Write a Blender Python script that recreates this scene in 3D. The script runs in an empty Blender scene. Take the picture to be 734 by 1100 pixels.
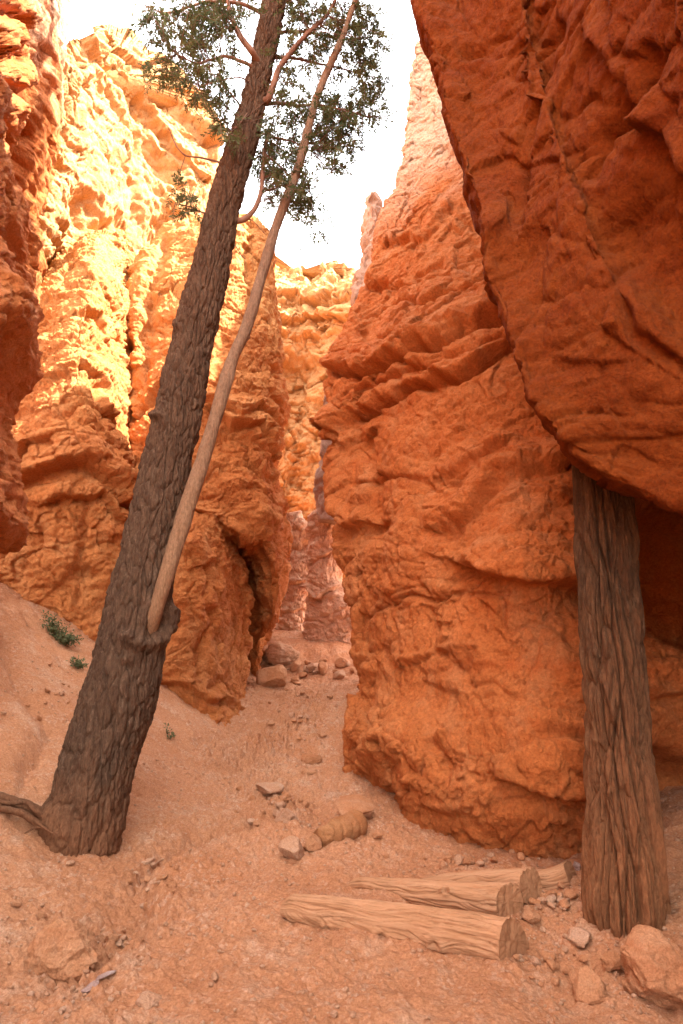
import bpy, bmesh, math, random
import numpy as np
from mathutils import Vector

# ------------------------------------------------------------------ camera, world, sun, exposure
sc = bpy.context.scene
COL = sc.collection
PITCH = math.radians(13.0)
CAM = np.array([0.0, 0.0, 1.6])
cd = bpy.data.cameras.new("camera")
cam = bpy.data.objects.new("camera", cd)
COL.objects.link(cam)
cam.location = CAM
cam.rotation_euler = (math.radians(90) + PITCH, 0, 0)
cd.sensor_fit = 'VERTICAL'
cd.sensor_height = 36.0
cd.lens = 24.0
cd.clip_start = 0.05
cd.clip_end = 2000
sc.camera = cam

SUN_AZ = math.radians(96)      # from +Y towards +X
SUN_EL = math.radians(50)
world = bpy.data.worlds.new("World")
sc.world = world
world.use_nodes = True
wn = world.node_tree
wn.nodes.clear()
wo = wn.nodes.new("ShaderNodeOutputWorld")
bg = wn.nodes.new("ShaderNodeBackground")
sky = wn.nodes.new("ShaderNodeTexSky")
sky.sky_type = 'NISHITA'
sky.sun_disc = False
sky.sun_elevation = SUN_EL
sky.sun_rotation = SUN_AZ
sky.air_density = 1.0
sky.dust_density = 3.0
sky.ozone_density = 1.0
# thin high cloud veiling the blue
tcw = wn.nodes.new("ShaderNodeTexCoord")
cn = wn.nodes.new("ShaderNodeTexNoise")
cn.inputs["Scale"].default_value = 2.5
cn.inputs["Detail"].default_value = 5
cr = wn.nodes.new("ShaderNodeMapRange")
cr.inputs["From Min"].default_value = 0.3
cr.inputs["From Max"].default_value = 0.7
cr.inputs["To Min"].default_value = 0.5
cr.inputs["To Max"].default_value = 0.95
mixw = wn.nodes.new("ShaderNodeMix")
mixw.data_type = 'RGBA'
mixw.inputs["B"].default_value = (6.6, 6.5, 6.4, 1)
wn.links.new(tcw.outputs["Generated"], cn.inputs["Vector"])
wn.links.new(cn.outputs["Fac"], cr.inputs["Value"])
wn.links.new(cr.outputs["Result"], mixw.inputs["Factor"])
wn.links.new(sky.outputs["Color"], mixw.inputs["A"])
wn.links.new(mixw.outputs["Result"], bg.inputs["Color"])
bg.inputs["Strength"].default_value = 0.15
wn.links.new(bg.outputs["Background"], wo.inputs["Surface"])

sl = bpy.data.lights.new("sun", 'SUN')
so = bpy.data.objects.new("sun", sl)
COL.objects.link(so)
sl.energy = 4.6
sl.angle = math.radians(0.5)
sl.color = (1.0, 0.93, 0.82)
sdir = Vector((math.cos(SUN_EL) * math.sin(SUN_AZ), math.cos(SUN_EL) * math.cos(SUN_AZ), math.sin(SUN_EL)))
so.rotation_euler = sdir.to_track_quat('Z', 'Y').to_euler()
so.location = (8, -2, 30)

sc.view_settings.view_transform = 'Standard'
sc.view_settings.look = 'None'
sc.view_settings.exposure = 3.12
sc.view_settings.gamma = 1.0
sc.view_settings.use_curve_mapping = False
sc.render.engine = 'CYCLES'
sc.cycles.max_bounces = 10
sc.cycles.diffuse_bounces = 7
sc.cycles.use_denoising = True

QUAL = 1.0
FOC = 24.0 / 36.0 * 1100.0
SP, CP = math.sin(PITCH), math.cos(PITCH)
rng = np.random.RandomState(7)
random.seed(7)


def at(px, py, Y):
    """world point on the vertical plane y = Y seen at a place of the 734 x 1100 photograph"""
    dx = (px - 367.0) / FOC
    dy = (550.0 - py) / FOC
    d = np.array([dx, CP - dy * SP, SP + dy * CP])
    return CAM + d * (Y / d[1])


def proj(P):
    q = P - CAM
    t = q[:, 1] * CP + q[:, 2] * SP
    u = -q[:, 1] * SP + q[:, 2] * CP
    t = np.where(np.abs(t) < 0.05, 0.05, t)
    return 367 + FOC * q[:, 0] / t, 550 - FOC * u / t, t


# ------------------------------------------------------------------ noise in numpy
_r = np.random.RandomState(11)
PERM = _r.permutation(256)
GRAD = _r.normal(size=(256, 3)).astype(np.float32)
GRAD /= np.linalg.norm(GRAD, axis=1, keepdims=True)
JIT = _r.rand(256, 3).astype(np.float32)
RND = _r.rand(256).astype(np.float32)


def hsh(ix, iy, iz):
    return PERM[(PERM[(PERM[ix & 255] + iy) & 255] + iz) & 255]


def perlin(p, seed=0):
    p = np.asarray(p, dtype=np.float32) + np.float32(seed * 17.31)
    i = np.floor(p).astype(np.int32)
    f = p - i
    u = f * f * f * (f * (f * 6 - 15) + 10)
    r = []
    for cx in (0, 1):
        for cy in (0, 1):
            for cz in (0, 1):
                g = GRAD[hsh(i[:, 0] + cx, i[:, 1] + cy, i[:, 2] + cz)]
                r.append(g[:, 0] * (f[:, 0] - cx) + g[:, 1] * (f[:, 1] - cy) + g[:, 2] * (f[:, 2] - cz))
    x, y, z = u[:, 0], u[:, 1], u[:, 2]
    a = [r[k] * (1 - z) + r[k + 1] * z for k in (0, 2, 4, 6)]
    b = [a[0] * (1 - y) + a[1] * y, a[2] * (1 - y) + a[3] * y]
    return (b[0] * (1 - x) + b[1] * x) * 1.6


def fbm(p, octv=4, seed=0, gain=0.5, lac=2.03):
    s, a, n = 0, 1.0, 0
    for k in range(octv):
        s = s + a * perlin(p * (lac ** k), seed + k)
        n += a
        a *= gain
    return s / n * 1.3


def billow(p, octv=4, seed=0, gain=0.5):
    """rounded lumps parted by creases, 0 in the crease"""
    s, a, n = 0, 1.0, 0
    for k in range(octv):
        s = s + a * np.abs(perlin(p * (2.1 ** k), seed + k))
        n += a
        a *= gain
    return s / n * 1.6


def worley(p, seed=0):
    p = np.asarray(p, dtype=np.float32) + np.float32(seed * 7.77)
    i = np.floor(p).astype(np.int32)
    N = len(p)
    F1 = np.full(N, 9e9, np.float32)
    F2 = np.full(N, 9e9, np.float32)
    ID = np.zeros(N, np.int32)
    V = np.zeros((N, 3), np.float32)
    for ox in (-1, 0, 1):
        for oy in (-1, 0, 1):
            for oz in (-1, 0, 1):
                c = i + np.array([ox, oy, oz], np.int32)
                h = hsh(c[:, 0], c[:, 1], c[:, 2])
                v = p - (c + JIT[h])
                d = (v * v).sum(1)
                m = d < F1
                F2 = np.where(m, F1, np.minimum(F2, d))
                F1 = np.where(m, d, F1)
                ID = np.where(m, h, ID)
                V[m] = v[m]
    return np.sqrt(F1), np.sqrt(F2), ID, V


def facet(p, cell, seed=0, tilt=0.9, step=0.5, crack=0.35):
    """broken blocky rock: every cell a plane of its own, thin cracks between"""
    q = p / cell
    w = np.stack([perlin(q * 0.9, seed + 3), perlin(q * 0.9, seed + 5), perlin(q * 0.9, seed + 9)], 1) * 0.2
    F1, F2, ID, V = worley(q + w, seed)
    h = (V * GRAD[(ID * 7 + 13) & 255]).sum(1) * tilt + (RND[ID] - 0.5) * step
    h -= crack * np.exp(-((F2 - F1) / 0.05))
    return h


def spline(c, ts, periodic=False):
    """Catmull-Rom along axis 0"""
    c = np.asarray(c, float)
    n = len(c)
    i = np.floor(ts).astype(int)
    if not periodic:
        i = np.clip(i, 0, n - 2)
    f = (ts - i).reshape((-1,) + (1,) * (c.ndim - 1))

    def g(k):
        if periodic:
            return c[k % n]
        lo = k < 0
        hi = k > n - 1
        r = c[np.clip(k, 0, n - 1)].copy()
        if lo.any():
            r[lo] = 2 * c[0] - c[1]
        if hi.any():
            r[hi] = 2 * c[-1] - c[-2]
        return r
    p0, p1, p2, p3 = g(i - 1), g(i), g(i + 1), g(i + 2)
    T = 0.42
    m1, m2 = (p2 - p0) * T, (p3 - p1) * T
    f2, f3 = f * f, f * f * f
    return (2 * f3 - 3 * f2 + 1) * p1 + (f3 - 2 * f2 + f) * m1 + (-2 * f3 + 3 * f2) * p2 + (f3 - f2) * m2


def even(c, n, dense=None):
    """n spline parameters spread by the arc length of the control polyline c (optional weight per span)"""
    L = np.linalg.norm(np.diff(c, axis=0), axis=-1)
    if L.ndim > 1:
        L = L.mean(1)
    if dense is not None:
        L = L * dense
    cum = np.concatenate([[0], np.cumsum(L)])
    return np.interp(np.linspace(0, cum[-1], n), cum, np.arange(len(cum)))


# ------------------------------------------------------------------ objects
ORIG = {}


def raw_mesh(name, V, quads=None, tris=None):
    me = bpy.data.meshes.new(name)
    V = np.asarray(V, np.float32)
    nq = 0 if quads is None else len(quads)
    nt = 0 if tris is None else len(tris)
    me.vertices.add(len(V))
    me.vertices.foreach_set("co", V.ravel())
    me.loops.add(nq * 4 + nt * 3)
    me.polygons.add(nq + nt)
    idx, st, tot = [], [], []
    if nq:
        idx.append(np.asarray(quads, np.int32).ravel())
        st.append(np.arange(nq, dtype=np.int32) * 4)
        tot.append(np.full(nq, 4, np.int32))
    if nt:
        idx.append(np.asarray(tris, np.int32).ravel())
        st.append(nq * 4 + np.arange(nt, dtype=np.int32) * 3)
        tot.append(np.full(nt, 3, np.int32))
    me.loops.foreach_set("vertex_index", np.concatenate(idx))
    me.polygons.foreach_set("loop_start", np.concatenate(st))
    me.polygons.foreach_set("loop_total", np.concatenate(tot))
    me.update(calc_edges=True)
    return me


def mesh(name, V, quads=None, tris=None, mat=None, parent=None, origin=None, smooth=True):
    V = np.asarray(V, float)
    if parent is not None:
        o3 = ORIG[parent.name]
    elif origin is not None:
        o3 = np.asarray(origin, float)
    else:
        o3 = np.zeros(3)
    me = raw_mesh(name, V - o3, quads, tris)
    if smooth:
        me.polygons.foreach_set("use_smooth", np.ones(len(me.polygons), bool))
    if mat:
        me.materials.append(mat)
    ob = bpy.data.objects.new(name, me)
    COL.objects.link(ob)
    if parent is not None:
        ob.parent = parent
    else:
        ob.location = o3
    ORIG[ob.name] = o3
    return ob


def empty(name, loc):
    o = bpy.data.objects.new(name, None)
    COL.objects.link(o)
    o.location = loc
    o.empty_display_size = 0.3
    ORIG[o.name] = np.asarray(loc, float)
    return o


def tag(o, label=None, cat=None, group=None, kind=None):
    for k, v in (("label", label), ("category", cat), ("group", group), ("kind", kind)):
        if v:
            o[k] = v
    return o


def grid_faces(nv, nu, wrap):
    a = np.arange(nv * nu).reshape(nv, nu)
    if wrap:
        b = np.roll(a, -1, 1)
        q = np.stack([a[:-1], b[:-1], b[1:], a[1:]], -1)
    else:
        q = np.stack([a[:-1, :-1], a[:-1, 1:], a[1:, 1:], a[1:, :-1]], -1)
    return q.reshape(-1, 4)


def grid_normals(G, wrap):
    if wrap:
        du = np.roll(G, -1, 1) - np.roll(G, 1, 1)
    else:
        du = np.gradient(G, axis=1)
    dv = np.gradient(G, axis=0)
    n = np.cross(du, dv)
    L = np.linalg.norm(n, axis=-1, keepdims=True)
    return n / np.maximum(L, 1e-9)


def blur_grid(G, wrap, k):
    for _ in range(k):
        if wrap:
            G = (np.roll(G, 1, 1) + np.roll(G, -1, 1) + 2 * G) / 4
        p = np.concatenate([G[:1], G, G[-1:]], 0)
        G = (p[:-2] + p[2:] + 2 * p[1:-1]) / 4
    return G


def seg_dist(px, py, poly):
    """distance in photograph pixels to a polyline, and the signed side (positive above it)"""
    best = np.full(len(px), 9e9)
    side = np.zeros(len(px))
    for (ax, ay), (bx, by) in zip(poly[:-1], poly[1:]):
        vx, vy = bx - ax, by - ay
        L2 = vx * vx + vy * vy + 1e-9
        t = np.clip(((px - ax) * vx + (py - ay) * vy) / L2, 0, 1)
        dx, dy = px - ax - t * vx, py - ay - t * vy
        d = np.hypot(dx, dy)
        s = (vy * (px - ax) - vx * (py - ay)) / math.sqrt(L2)
        m = d < best
        best = np.where(m, d, best)
        side = np.where(m, s, side)
    return best, np.where(side >= 0, 1.0, -1.0)


def carve(P, N, feats, seed=0):
    """offsets along the normal for the cracks, ledges, hollows and bulges one can see in this rock"""
    out = np.zeros(len(P))
    if not feats:
        return out
    px, py, t = proj(P)
    facing = ((CAM - P) * N).sum(1) / np.linalg.norm(CAM - P, axis=1)
    w8 = np.clip((facing + 0.25) * 4, 0, 1) * (t > 0.3)
    wx = fbm(P * 2.0, 3, 31 + seed) * 9
    wy = fbm(P * 2.0, 3, 47 + seed) * 9
    jag = 1 + 0.5 * fbm(P * 3.0, 3, 53 + seed)
    for kind, poly, w, d in feats:
        jj = 1.0 if kind in ('bump', 'knob') else 1.0
        dist, side = seg_dist(px + wx * jj, py + wy * jj, poly)
        s = dist * np.abs(t) / FOC
        if kind == 'crack':
            o = -d * np.exp(-(s / w) ** 2) * jag
        elif kind == 'ledge':          # rock above the line stands out over it
            up = np.exp(-(s / w) ** 1.3)
            bl = 0.5 + 0.5 * np.tanh(side * s / 0.035)
            o = bl * d * up * (0.55 + 0.45 * jag) - (1 - bl) * 0.8 * d * np.exp(-(s / (0.8 * w)) ** 2)
        elif kind == 'shelf':          # rock below the line stands out
            up = np.exp(-(s / w) ** 1.3)
            bl = 0.5 - 0.5 * np.tanh(side * s / 0.05)
            o = bl * d * up * (0.55 + 0.45 * jag) - (1 - bl) * 0.6 * d * np.exp(-(s / (0.8 * w)) ** 2)
        elif kind == 'bump':
            o = d * np.exp(-(s / w) ** 2)
        elif kind == 'hollow':
            o = -d / (1 + (s / w) ** 4)
        out += o * w8
    return out


def rock_disp(P, N, sp, seed):
    d = np.zeros(len(P))
    wv = np.stack([fbm(P * 0.8, 2, seed + 60), fbm(P * 0.8, 2, seed + 63), fbm(P * 0.8, 2, seed + 66)], 1)
    W = P + wv * sp.get('warp', 0.25)
    if 'big' in sp:
        f, a = sp['big']
        d += a * fbm(P * f, 3, seed)
    for f, a in sp.get('lump', []):
        d += a * (billow(W * np.array([f, f, f * 1.25]), 4, seed + 4, 0.5) - 0.45)
    for f, a in sp.get('strata', []):
        q = W * np.array([0.35, 0.35, f])
        n = fbm(q, 3, seed + 9)
        notch = np.exp(-np.abs(perlin(q * np.array([1, 1, 1.3]), seed + 12)) / 0.07)
        d += a * (np.tanh(2.5 * n) * 0.6 - notch * 0.7)
    for f, a in sp.get('flute', []):
        d += a * (billow(W * np.array([f, f, f * 0.12]), 3, seed + 14) - 0.45)
    for c, a in sp.get('facet', []):
        m = 0.45 + 0.8 * np.clip(fbm(P / (c * 5), 2, seed + 71) + 0.35, 0, 1)
        d += a * m * facet(W, c, seed + 20)
    for f, a in sp.get('fract', []):
        q = (W + 0.06 * wv) * np.array([f, f, f * 1.7])
        n = perlin(q, seed + 41) + 0.25 * perlin(q * 3.1, seed + 42)
        mk = np.clip(fbm(P * f * 0.5, 2, seed + 43) * 3 + 0.3, 0, 1)
        d -= a * np.exp(-np.abs(n) / 0.045) * mk
    if 'fine' in sp:
        f, a = sp['fine']
        d += a * fbm(P * f, 5, seed + 25, 0.6)
    return d


def rock(name, rows, nu, nv, spec, mat, feats=(), back_l=(-0.5, 3, 0), back_r=(0.5, 3, 0), nb=26, seed=0,
         label=None, cat="rock", smooth_base=2, group=None, origin=None):
    R = np.array([[at(*p) if len(p) == 3 else np.array(p[1:], float) for p in r] for r in rows])
    F = R.shape[1]
    bl, br = np.array(back_l, float), np.array(back_r, float)
    if bl.ndim == 1:
        bl = np.tile(bl, (len(R), 1))
        br = np.tile(br, (len(R), 1))
    b1 = R[:, -1] + br
    b3 = R[:, 0] + bl
    b2 = (b1 + b3) / 2 + (bl + br) * 0.1
    net = np.concatenate([R, b1[:, None], b2[:, None], b3[:, None]], 1)
    nu, nv = int(nu * QUAL), int(nv * QUAL)
    fr = np.swapaxes(R, 0, 1)
    tu_f = even(fr, nu)
    tu_b = np.linspace(F - 1, F + 3, nb * 4 + 1)[1:-1]
    tu = np.concatenate([tu_f, tu_b])
    tv = even(R[:, :, :], nv)
    A = spline(net, tv)                                   # nv x (F+3) x 3
    G = np.swapaxes(spline(np.swapaxes(A, 0, 1), tu, True), 0, 1)
    G = blur_grid(G, True, smooth_base)
    N = grid_normals(blur_grid(G, True, 8), True)
    P = G.reshape(-1, 3)
    Nn = N.reshape(-1, 3)
    # make sure normals point outwards
    c = P.mean(0)
    if ((P - c) * Nn).sum() < 0:
        Nn = -Nn
    k = carve(P, Nn, feats, seed)
    P = P + Nn * k[:, None]
    d = rock_disp(P, Nn, spec, seed)
    P = P + Nn * d[:, None]
    n_u = len(tu)
    q = grid_faces(nv, n_u, True)
    base = len(P)
    cb, ct = P[:n_u].mean(0), P[-n_u:].mean(0)
    P = np.concatenate([P, [cb, ct]])
    a = np.arange(n_u)
    tb = np.stack([np.full(n_u, base), np.roll(a, -1), a], 1)
    tt = np.stack([np.full(n_u, base + 1), a + (nv - 1) * n_u, np.roll(a, -1) + (nv - 1) * n_u], 1)
    ob = mesh(name, P, q, np.concatenate([tb, tt]), mat, origin=cb if origin is None else origin)
    return tag(ob, label, cat, group)


# ------------------------------------------------------------------ materials
def new_mat(name, rough=0.95):
    m = bpy.data.materials.new(name)
    m.use_nodes = True
    nt = m.node_tree
    b = nt.nodes["Principled BSDF"]
    b.inputs["Roughness"].default_value = rough
    b.inputs["Specular IOR Level"].default_value = 0.15
    tc = nt.nodes.new("ShaderNodeNewGeometry")
    return m, nt, b, tc.outputs["Position"]


def n_noise(nt, vec, scale, detail=5, rough=0.55, mul=None, dist=0.0):
    if mul is not None:
        mp = nt.nodes.new("ShaderNodeVectorMath")
        mp.operation = 'MULTIPLY'
        mp.inputs[1].default_value = mul
        nt.links.new(vec, mp.inputs[0])
        vec = mp.outputs[0]
    n = nt.nodes.new("ShaderNodeTexNoise")
    n.inputs["Scale"].default_value = scale
    n.inputs["Detail"].default_value = detail
    n.inputs["Roughness"].default_value = rough
    n.inputs["Distortion"].default_value = dist
    nt.links.new(vec, n.inputs["Vector"])
    return n.outputs["Fac"]


def n_map(nt, v, a, b, c=0.0, d=1.0):
    r = nt.nodes.new("ShaderNodeMapRange")
    r.inputs["From Min"].default_value = a
    r.inputs["From Max"].default_value = b
    r.inputs["To Min"].default_value = c
    r.inputs["To Max"].default_value = d
    nt.links.new(v, r.inputs["Value"])
    return r.outputs["Result"]


def n_mix(nt, fac, A, B, blend='MIX'):
    m = nt.nodes.new("ShaderNodeMix")
    m.data_type = 'RGBA'
    m.blend_type = blend
    for key, v in (("Factor", fac), ("A", A), ("B", B)):
        s = m.inputs[key]
        if isinstance(v, (int, float)):
            s.default_value = v
        elif isinstance(v, tuple):
            s.default_value = v + (1,) if len(v) == 3 else v
        else:
            nt.links.new(v, s)
    return m.outputs["Result"]


def n_bump(nt, h, strength, dist, prev=None):
    b = nt.nodes.new("ShaderNodeBump")
    b.inputs["Strength"].default_value = strength
    b.inputs["Distance"].default_value = dist
    nt.links.new(h, b.inputs["Height"])
    if prev is not None:
        nt.links.new(prev, b.inputs["Normal"])
    return b.outputs["Normal"]


def n_math(nt, op, a, b):
    m = nt.nodes.new("ShaderNodeMath")
    m.operation = op
    for i, v in enumerate((a, b)):
        if isinstance(v, (int, float)):
            m.inputs[i].default_value = v
        else:
            nt.links.new(v, m.inputs[i])
    return m.outputs[0]


def rock_mat(name, c1, c2, dust, band, pale=None, pale_z=None, s=1.0, bump=1.0, dust_amt=0.5, band_amt=0.5):
    m, nt, b, pos = new_mat(name)
    big = n_noise(nt, pos, 0.9 * s, 5, 0.6, dist=0.4)
    col = n_mix(nt, n_map(nt, big, 0.36, 0.64), c1, c2)
    st = n_noise(nt, pos, 1.0, 4, 0.6, mul=(0.3 * s, 0.3 * s, 2.4 * s), dist=0.6)
    col = n_mix(nt, n_map(nt, st, 0.5, 0.68, 0, band_amt), col, band)
    du = n_noise(nt, pos, 2.6 * s, 6, 0.65, mul=(1, 1, 0.55))
    col = n_mix(nt, n_map(nt, du, 0.5, 0.72, 0, dust_amt), col, dust)
    if pale is not None:
        sx = nt.nodes.new("ShaderNodeSeparateXYZ")
        nt.links.new(pos, sx.inputs[0])
        zz = n_math(nt, 'ADD', sx.outputs["Z"], n_map(nt, big, 0.2, 0.8, -1.6, 1.6))
        col = n_mix(nt, n_map(nt, zz, pale_z[0], pale_z[1], 0, pale_z[2] if len(pale_z) > 2 else 0.9), col, pale)
    sp = n_noise(nt, pos, 34 * s, 3, 0.7)
    col = n_mix(nt, 1.0, col, n_mix(nt, n_map(nt, sp, 0.3, 0.7), (0.74, 0.72, 0.7), (1.2, 1.2, 1.2)), 'MULTIPLY')
    nt.links.new(col, b.inputs["Base Color"])
    h1 = n_noise(nt, pos, 9 * s, 9, 0.68, dist=0.3)
    h2 = n_noise(nt, pos, 42 * s, 5, 0.7)
    nn = n_bump(nt, h1, 0.8 * bump, 0.09 / s)
    nn = n_bump(nt, h2, 0.7 * bump, 0.022 / s, nn)
    nt.links.new(nn, b.inputs["Normal"])
    return m


M = {}
M['orange'] = rock_mat('orange_sandstone', (0.439, 0.127, 0.033), (0.469, 0.159, 0.049), (0.508, 0.229, 0.098), (0.385, 0.089, 0.020),
                       pale=(0.52, 0.345, 0.235), pale_z=(9.3, 11.6, 0.85))
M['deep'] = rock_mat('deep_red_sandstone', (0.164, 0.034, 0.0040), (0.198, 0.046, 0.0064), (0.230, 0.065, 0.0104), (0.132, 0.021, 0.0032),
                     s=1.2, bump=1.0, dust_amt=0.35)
M['gold'] = rock_mat('golden_limestone', (0.446, 0.178, 0.051), (0.462, 0.218, 0.072), (0.508, 0.297, 0.143), (0.400, 0.119, 0.027),
                     pale=(0.477, 0.271, 0.120), pale_z=(4.5, 9.5, 0.7))
M['butt'] = rock_mat('buttress_sandstone', (0.446, 0.140, 0.038), (0.477, 0.169, 0.050), (0.523, 0.247, 0.101), (0.400, 0.101, 0.024),
                     pale=(0.523, 0.260, 0.090), pale_z=(5.0, 9.0, 0.7))
M['pink'] = rock_mat('pink_pale_rock', (0.562, 0.334, 0.212), (0.599, 0.376, 0.248), (0.674, 0.479, 0.331), (0.506, 0.257, 0.156), s=1.6)
M['spire'] = rock_mat('spire_rock', (0.36, 0.22, 0.155), (0.40, 0.25, 0.18), (0.44, 0.30, 0.23), (0.32, 0.17, 0.11), s=1.6)  # darker version of the pink rock, shade put into its base colour
M['bould'] = rock_mat('fallen_boulder', (0.408, 0.174, 0.077), (0.438, 0.211, 0.106), (0.483, 0.279, 0.166), (0.355, 0.122, 0.047), s=3.0)
M['paleb'] = rock_mat('pale_boulder', (0.422, 0.218, 0.121), (0.453, 0.260, 0.156), (0.513, 0.351, 0.249), (0.377, 0.169, 0.083), s=3.0)
M['grey'] = rock_mat('mauve_grey_stone', (0.340, 0.217, 0.178), (0.370, 0.279, 0.244), (0.444, 0.373, 0.333), (0.311, 0.171, 0.126), s=4.0)


def ground_mat():
    m, nt, b, pos = new_mat('orange_dirt')
    big = n_noise(nt, pos, 0.8, 6, 0.6)
    col = n_mix(nt, n_map(nt, big, 0.35, 0.65), (0.411, 0.182, 0.086), (0.454, 0.221, 0.114))
    d2 = n_noise(nt, pos, 3.1, 7, 0.7)
    col = n_mix(nt, n_map(nt, d2, 0.52, 0.7, 0, 0.7), col, (0.496, 0.321, 0.212))
    d3 = n_noise(nt, pos, 1.7, 6, 0.65, dist=0.8)
    col = n_mix(nt, n_map(nt, d3, 0.56, 0.72, 0, 0.6), col, (0.388, 0.153, 0.067))
    d4 = n_noise(nt, pos, 1.3, 7, 0.75)
    col = n_mix(nt, n_map(nt, d4, 0.62, 0.72, 0, 0.45), col, (0.480, 0.321, 0.241))
    vo = nt.nodes.new("ShaderNodeTexVoronoi")
    vo.inputs["Scale"].default_value = 38
    vo.inputs["Randomness"].default_value = 1
    nt.links.new(pos, vo.inputs["Vector"])
    sv = nt.nodes.new("ShaderNodeSeparateColor")
    nt.links.new(vo.outputs["Color"], sv.inputs[0])
    pat = n_map(nt, n_noise(nt, pos, 4.0, 5, 0.7), 0.42, 0.62)
    col = n_mix(nt, n_math(nt, 'MULTIPLY', pat, n_map(nt, sv.outputs[0], 0.55, 1.0, 0, 0.55)), col, (0.325, 0.139, 0.069))
    col = n_mix(nt, n_math(nt, 'MULTIPLY', pat, n_map(nt, sv.outputs[1], 0.6, 1.0, 0, 0.6)), col, (0.527, 0.347, 0.241))
    sp = n_noise(nt, pos, 60, 4, 0.75)
    col = n_mix(nt, 1.0, col, n_mix(nt, n_map(nt, sp, 0.3, 0.7), (0.673, 0.567, 0.477), (1.26, 1.26, 1.26)), 'MULTIPLY')
    nt.links.new(col, b.inputs["Base Color"])
    h1 = n_noise(nt, pos, 14, 8, 0.7)
    h2 = n_noise(nt, pos, 75, 5, 0.75)
    nn = n_bump(nt, h1, 0.6, 0.05)
    nn = n_bump(nt, h2, 0.8, 0.014, nn)
    nt.links.new(nn, b.inputs["Normal"])
    return m


M['ground'] = ground_mat()


def bark_mat(name, c1, c2, c3, dusty, zdust, s=1.0):
    m, nt, b, pos = new_mat(name, 0.9)
    n1 = n_noise(nt, pos, 11 * s, 5, 0.65, mul=(1, 1, 0.22))
    col = n_mix(nt, n_map(nt, n1, 0.38, 0.62), c1, c2)
    n2 = n_noise(nt, pos, 22 * s, 5, 0.7, mul=(1, 1, 0.3))
    col = n_mix(nt, n_map(nt, n2, 0.54, 0.7, 0, 0.75), col, c3)
    sx = nt.nodes.new("ShaderNodeSeparateXYZ")
    nt.links.new(pos, sx.inputs[0])
    n3 = n_noise(nt, pos, 3.0, 5, 0.6, mul=(1, 1, 0.4))
    zz = n_math(nt, 'ADD', sx.outputs["Z"], n_map(nt, n3, 0.2, 0.8, 0.5, -0.5))
    col = n_mix(nt, n_map(nt, zz, zdust[0], zdust[1], 0.75, 0.0), col, dusty)
    nt.links.new(col, b.inputs["Base Color"])
    n5 = n_noise(nt, pos, 60 * s, 4, 0.7, mul=(1, 1, 0.35))
    col2 = n_mix(nt, 1.0, col, n_mix(nt, n_map(nt, n5, 0.32, 0.68), (0.72, 0.70, 0.68), (1.3, 1.3, 1.3)), 'MULTIPLY')
    nt.links.new(col2, b.inputs['Base Color'])
    h = n_noise(nt, pos, 38 * s, 6, 0.7, mul=(1, 1, 0.3))
    nn = n_bump(nt, h, 1.0, 0.035)
    nt.links.new(nn, b.inputs["Normal"])
    return m


M['bark'] = bark_mat('fir_bark', (0.082, 0.043, 0.024), (0.125, 0.068, 0.038), (0.22, 0.135, 0.085), (0.24, 0.10, 0.045), (0.3, 1.0), 1.4)
M['bark2'] = bark_mat('furrowed_bark', (0.062, 0.030, 0.015), (0.105, 0.050, 0.023), (0.16, 0.088, 0.048), (0.27, 0.11, 0.045), (0.2, 2.0), 1.0)


def wood_mat(name, c1, c2, c3, axis, s=1.0):
    """weathered wood, grain drawn out along the world axis of the log"""
    m, nt, b, pos = new_mat(name, 0.85)
    ax = Vector(axis).normalized()
    rot = nt.nodes.new("ShaderNodeVectorRotate")
    rot.rotation_type = 'EULER_XYZ'
    rot.invert = True
    rot.inputs["Rotation"].default_value = ax.to_track_quat('Z', 'Y').to_euler()
    nt.links.new(pos, rot.inputs["Vector"])
    v = rot.outputs["Vector"]
    n1 = n_noise(nt, v, 16 * s, 5, 0.6, mul=(1, 1, 0.07), dist=0.4)
    col = n_mix(nt, n_map(nt, n1, 0.36, 0.64), c1, c2)
    n2 = n_noise(nt, v, 48 * s, 4, 0.65, mul=(1, 1, 0.05))
    col = n_mix(nt, n_map(nt, n2, 0.52, 0.7, 0, 0.8), col, c3)
    n4 = n_noise(nt, v, 5 * s, 4, 0.6)
    col = n_mix(nt, n_map(nt, n4, 0.5, 0.75, 0, 0.5), col, (0.50, 0.26, 0.14))
    nt.links.new(col, b.inputs["Base Color"])
    n3 = n_noise(nt, v, 60 * s, 5, 0.7, mul=(1, 1, 0.06))
    nt.links.new(n_bump(nt, n3, 0.7, 0.01), b.inputs["Normal"])
    return m


def plain_mat(name, c1, c2, scale=20, rough=0.8, trans=0.0):
    m, nt, b, pos = new_mat(name, rough)
    n1 = n_noise(nt, pos, scale, 4, 0.6)
    col = n_mix(nt, n_map(nt, n1, 0.35, 0.65), c1, c2)
    nt.links.new(col, b.inputs["Base Color"])
    if trans:
        tr = nt.nodes.new("ShaderNodeBsdfTranslucent")
        nt.links.new(col, tr.inputs["Color"])
        mx = nt.nodes.new("ShaderNodeMixShader")
        mx.inputs[0].default_value = trans
        nt.links.new(b.outputs[0], mx.inputs[1])
        nt.links.new(tr.outputs[0], mx.inputs[2])
        nt.links.new(mx.outputs[0], nt.nodes["Material Output"].inputs[0])
    return m


M['needle'] = plain_mat('fir_needles', (0.055, 0.078, 0.033), (0.125, 0.135, 0.05), 2.2, 0.7, 0.3)
M['twig'] = plain_mat('twig_bark', (0.12, 0.065, 0.045), (0.20, 0.115, 0.08), 9)
M['branch'] = plain_mat('branch_bark', (0.16, 0.075, 0.045), (0.24, 0.13, 0.085), 7)
M['leaf'] = plain_mat('shrub_leaves', (0.075, 0.09, 0.035), (0.145, 0.145, 0.065), 14, 0.7, 0.25)
M['dry'] = plain_mat('dry_stems', (0.14, 0.10, 0.06), (0.2, 0.16, 0.09), 14)

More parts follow.
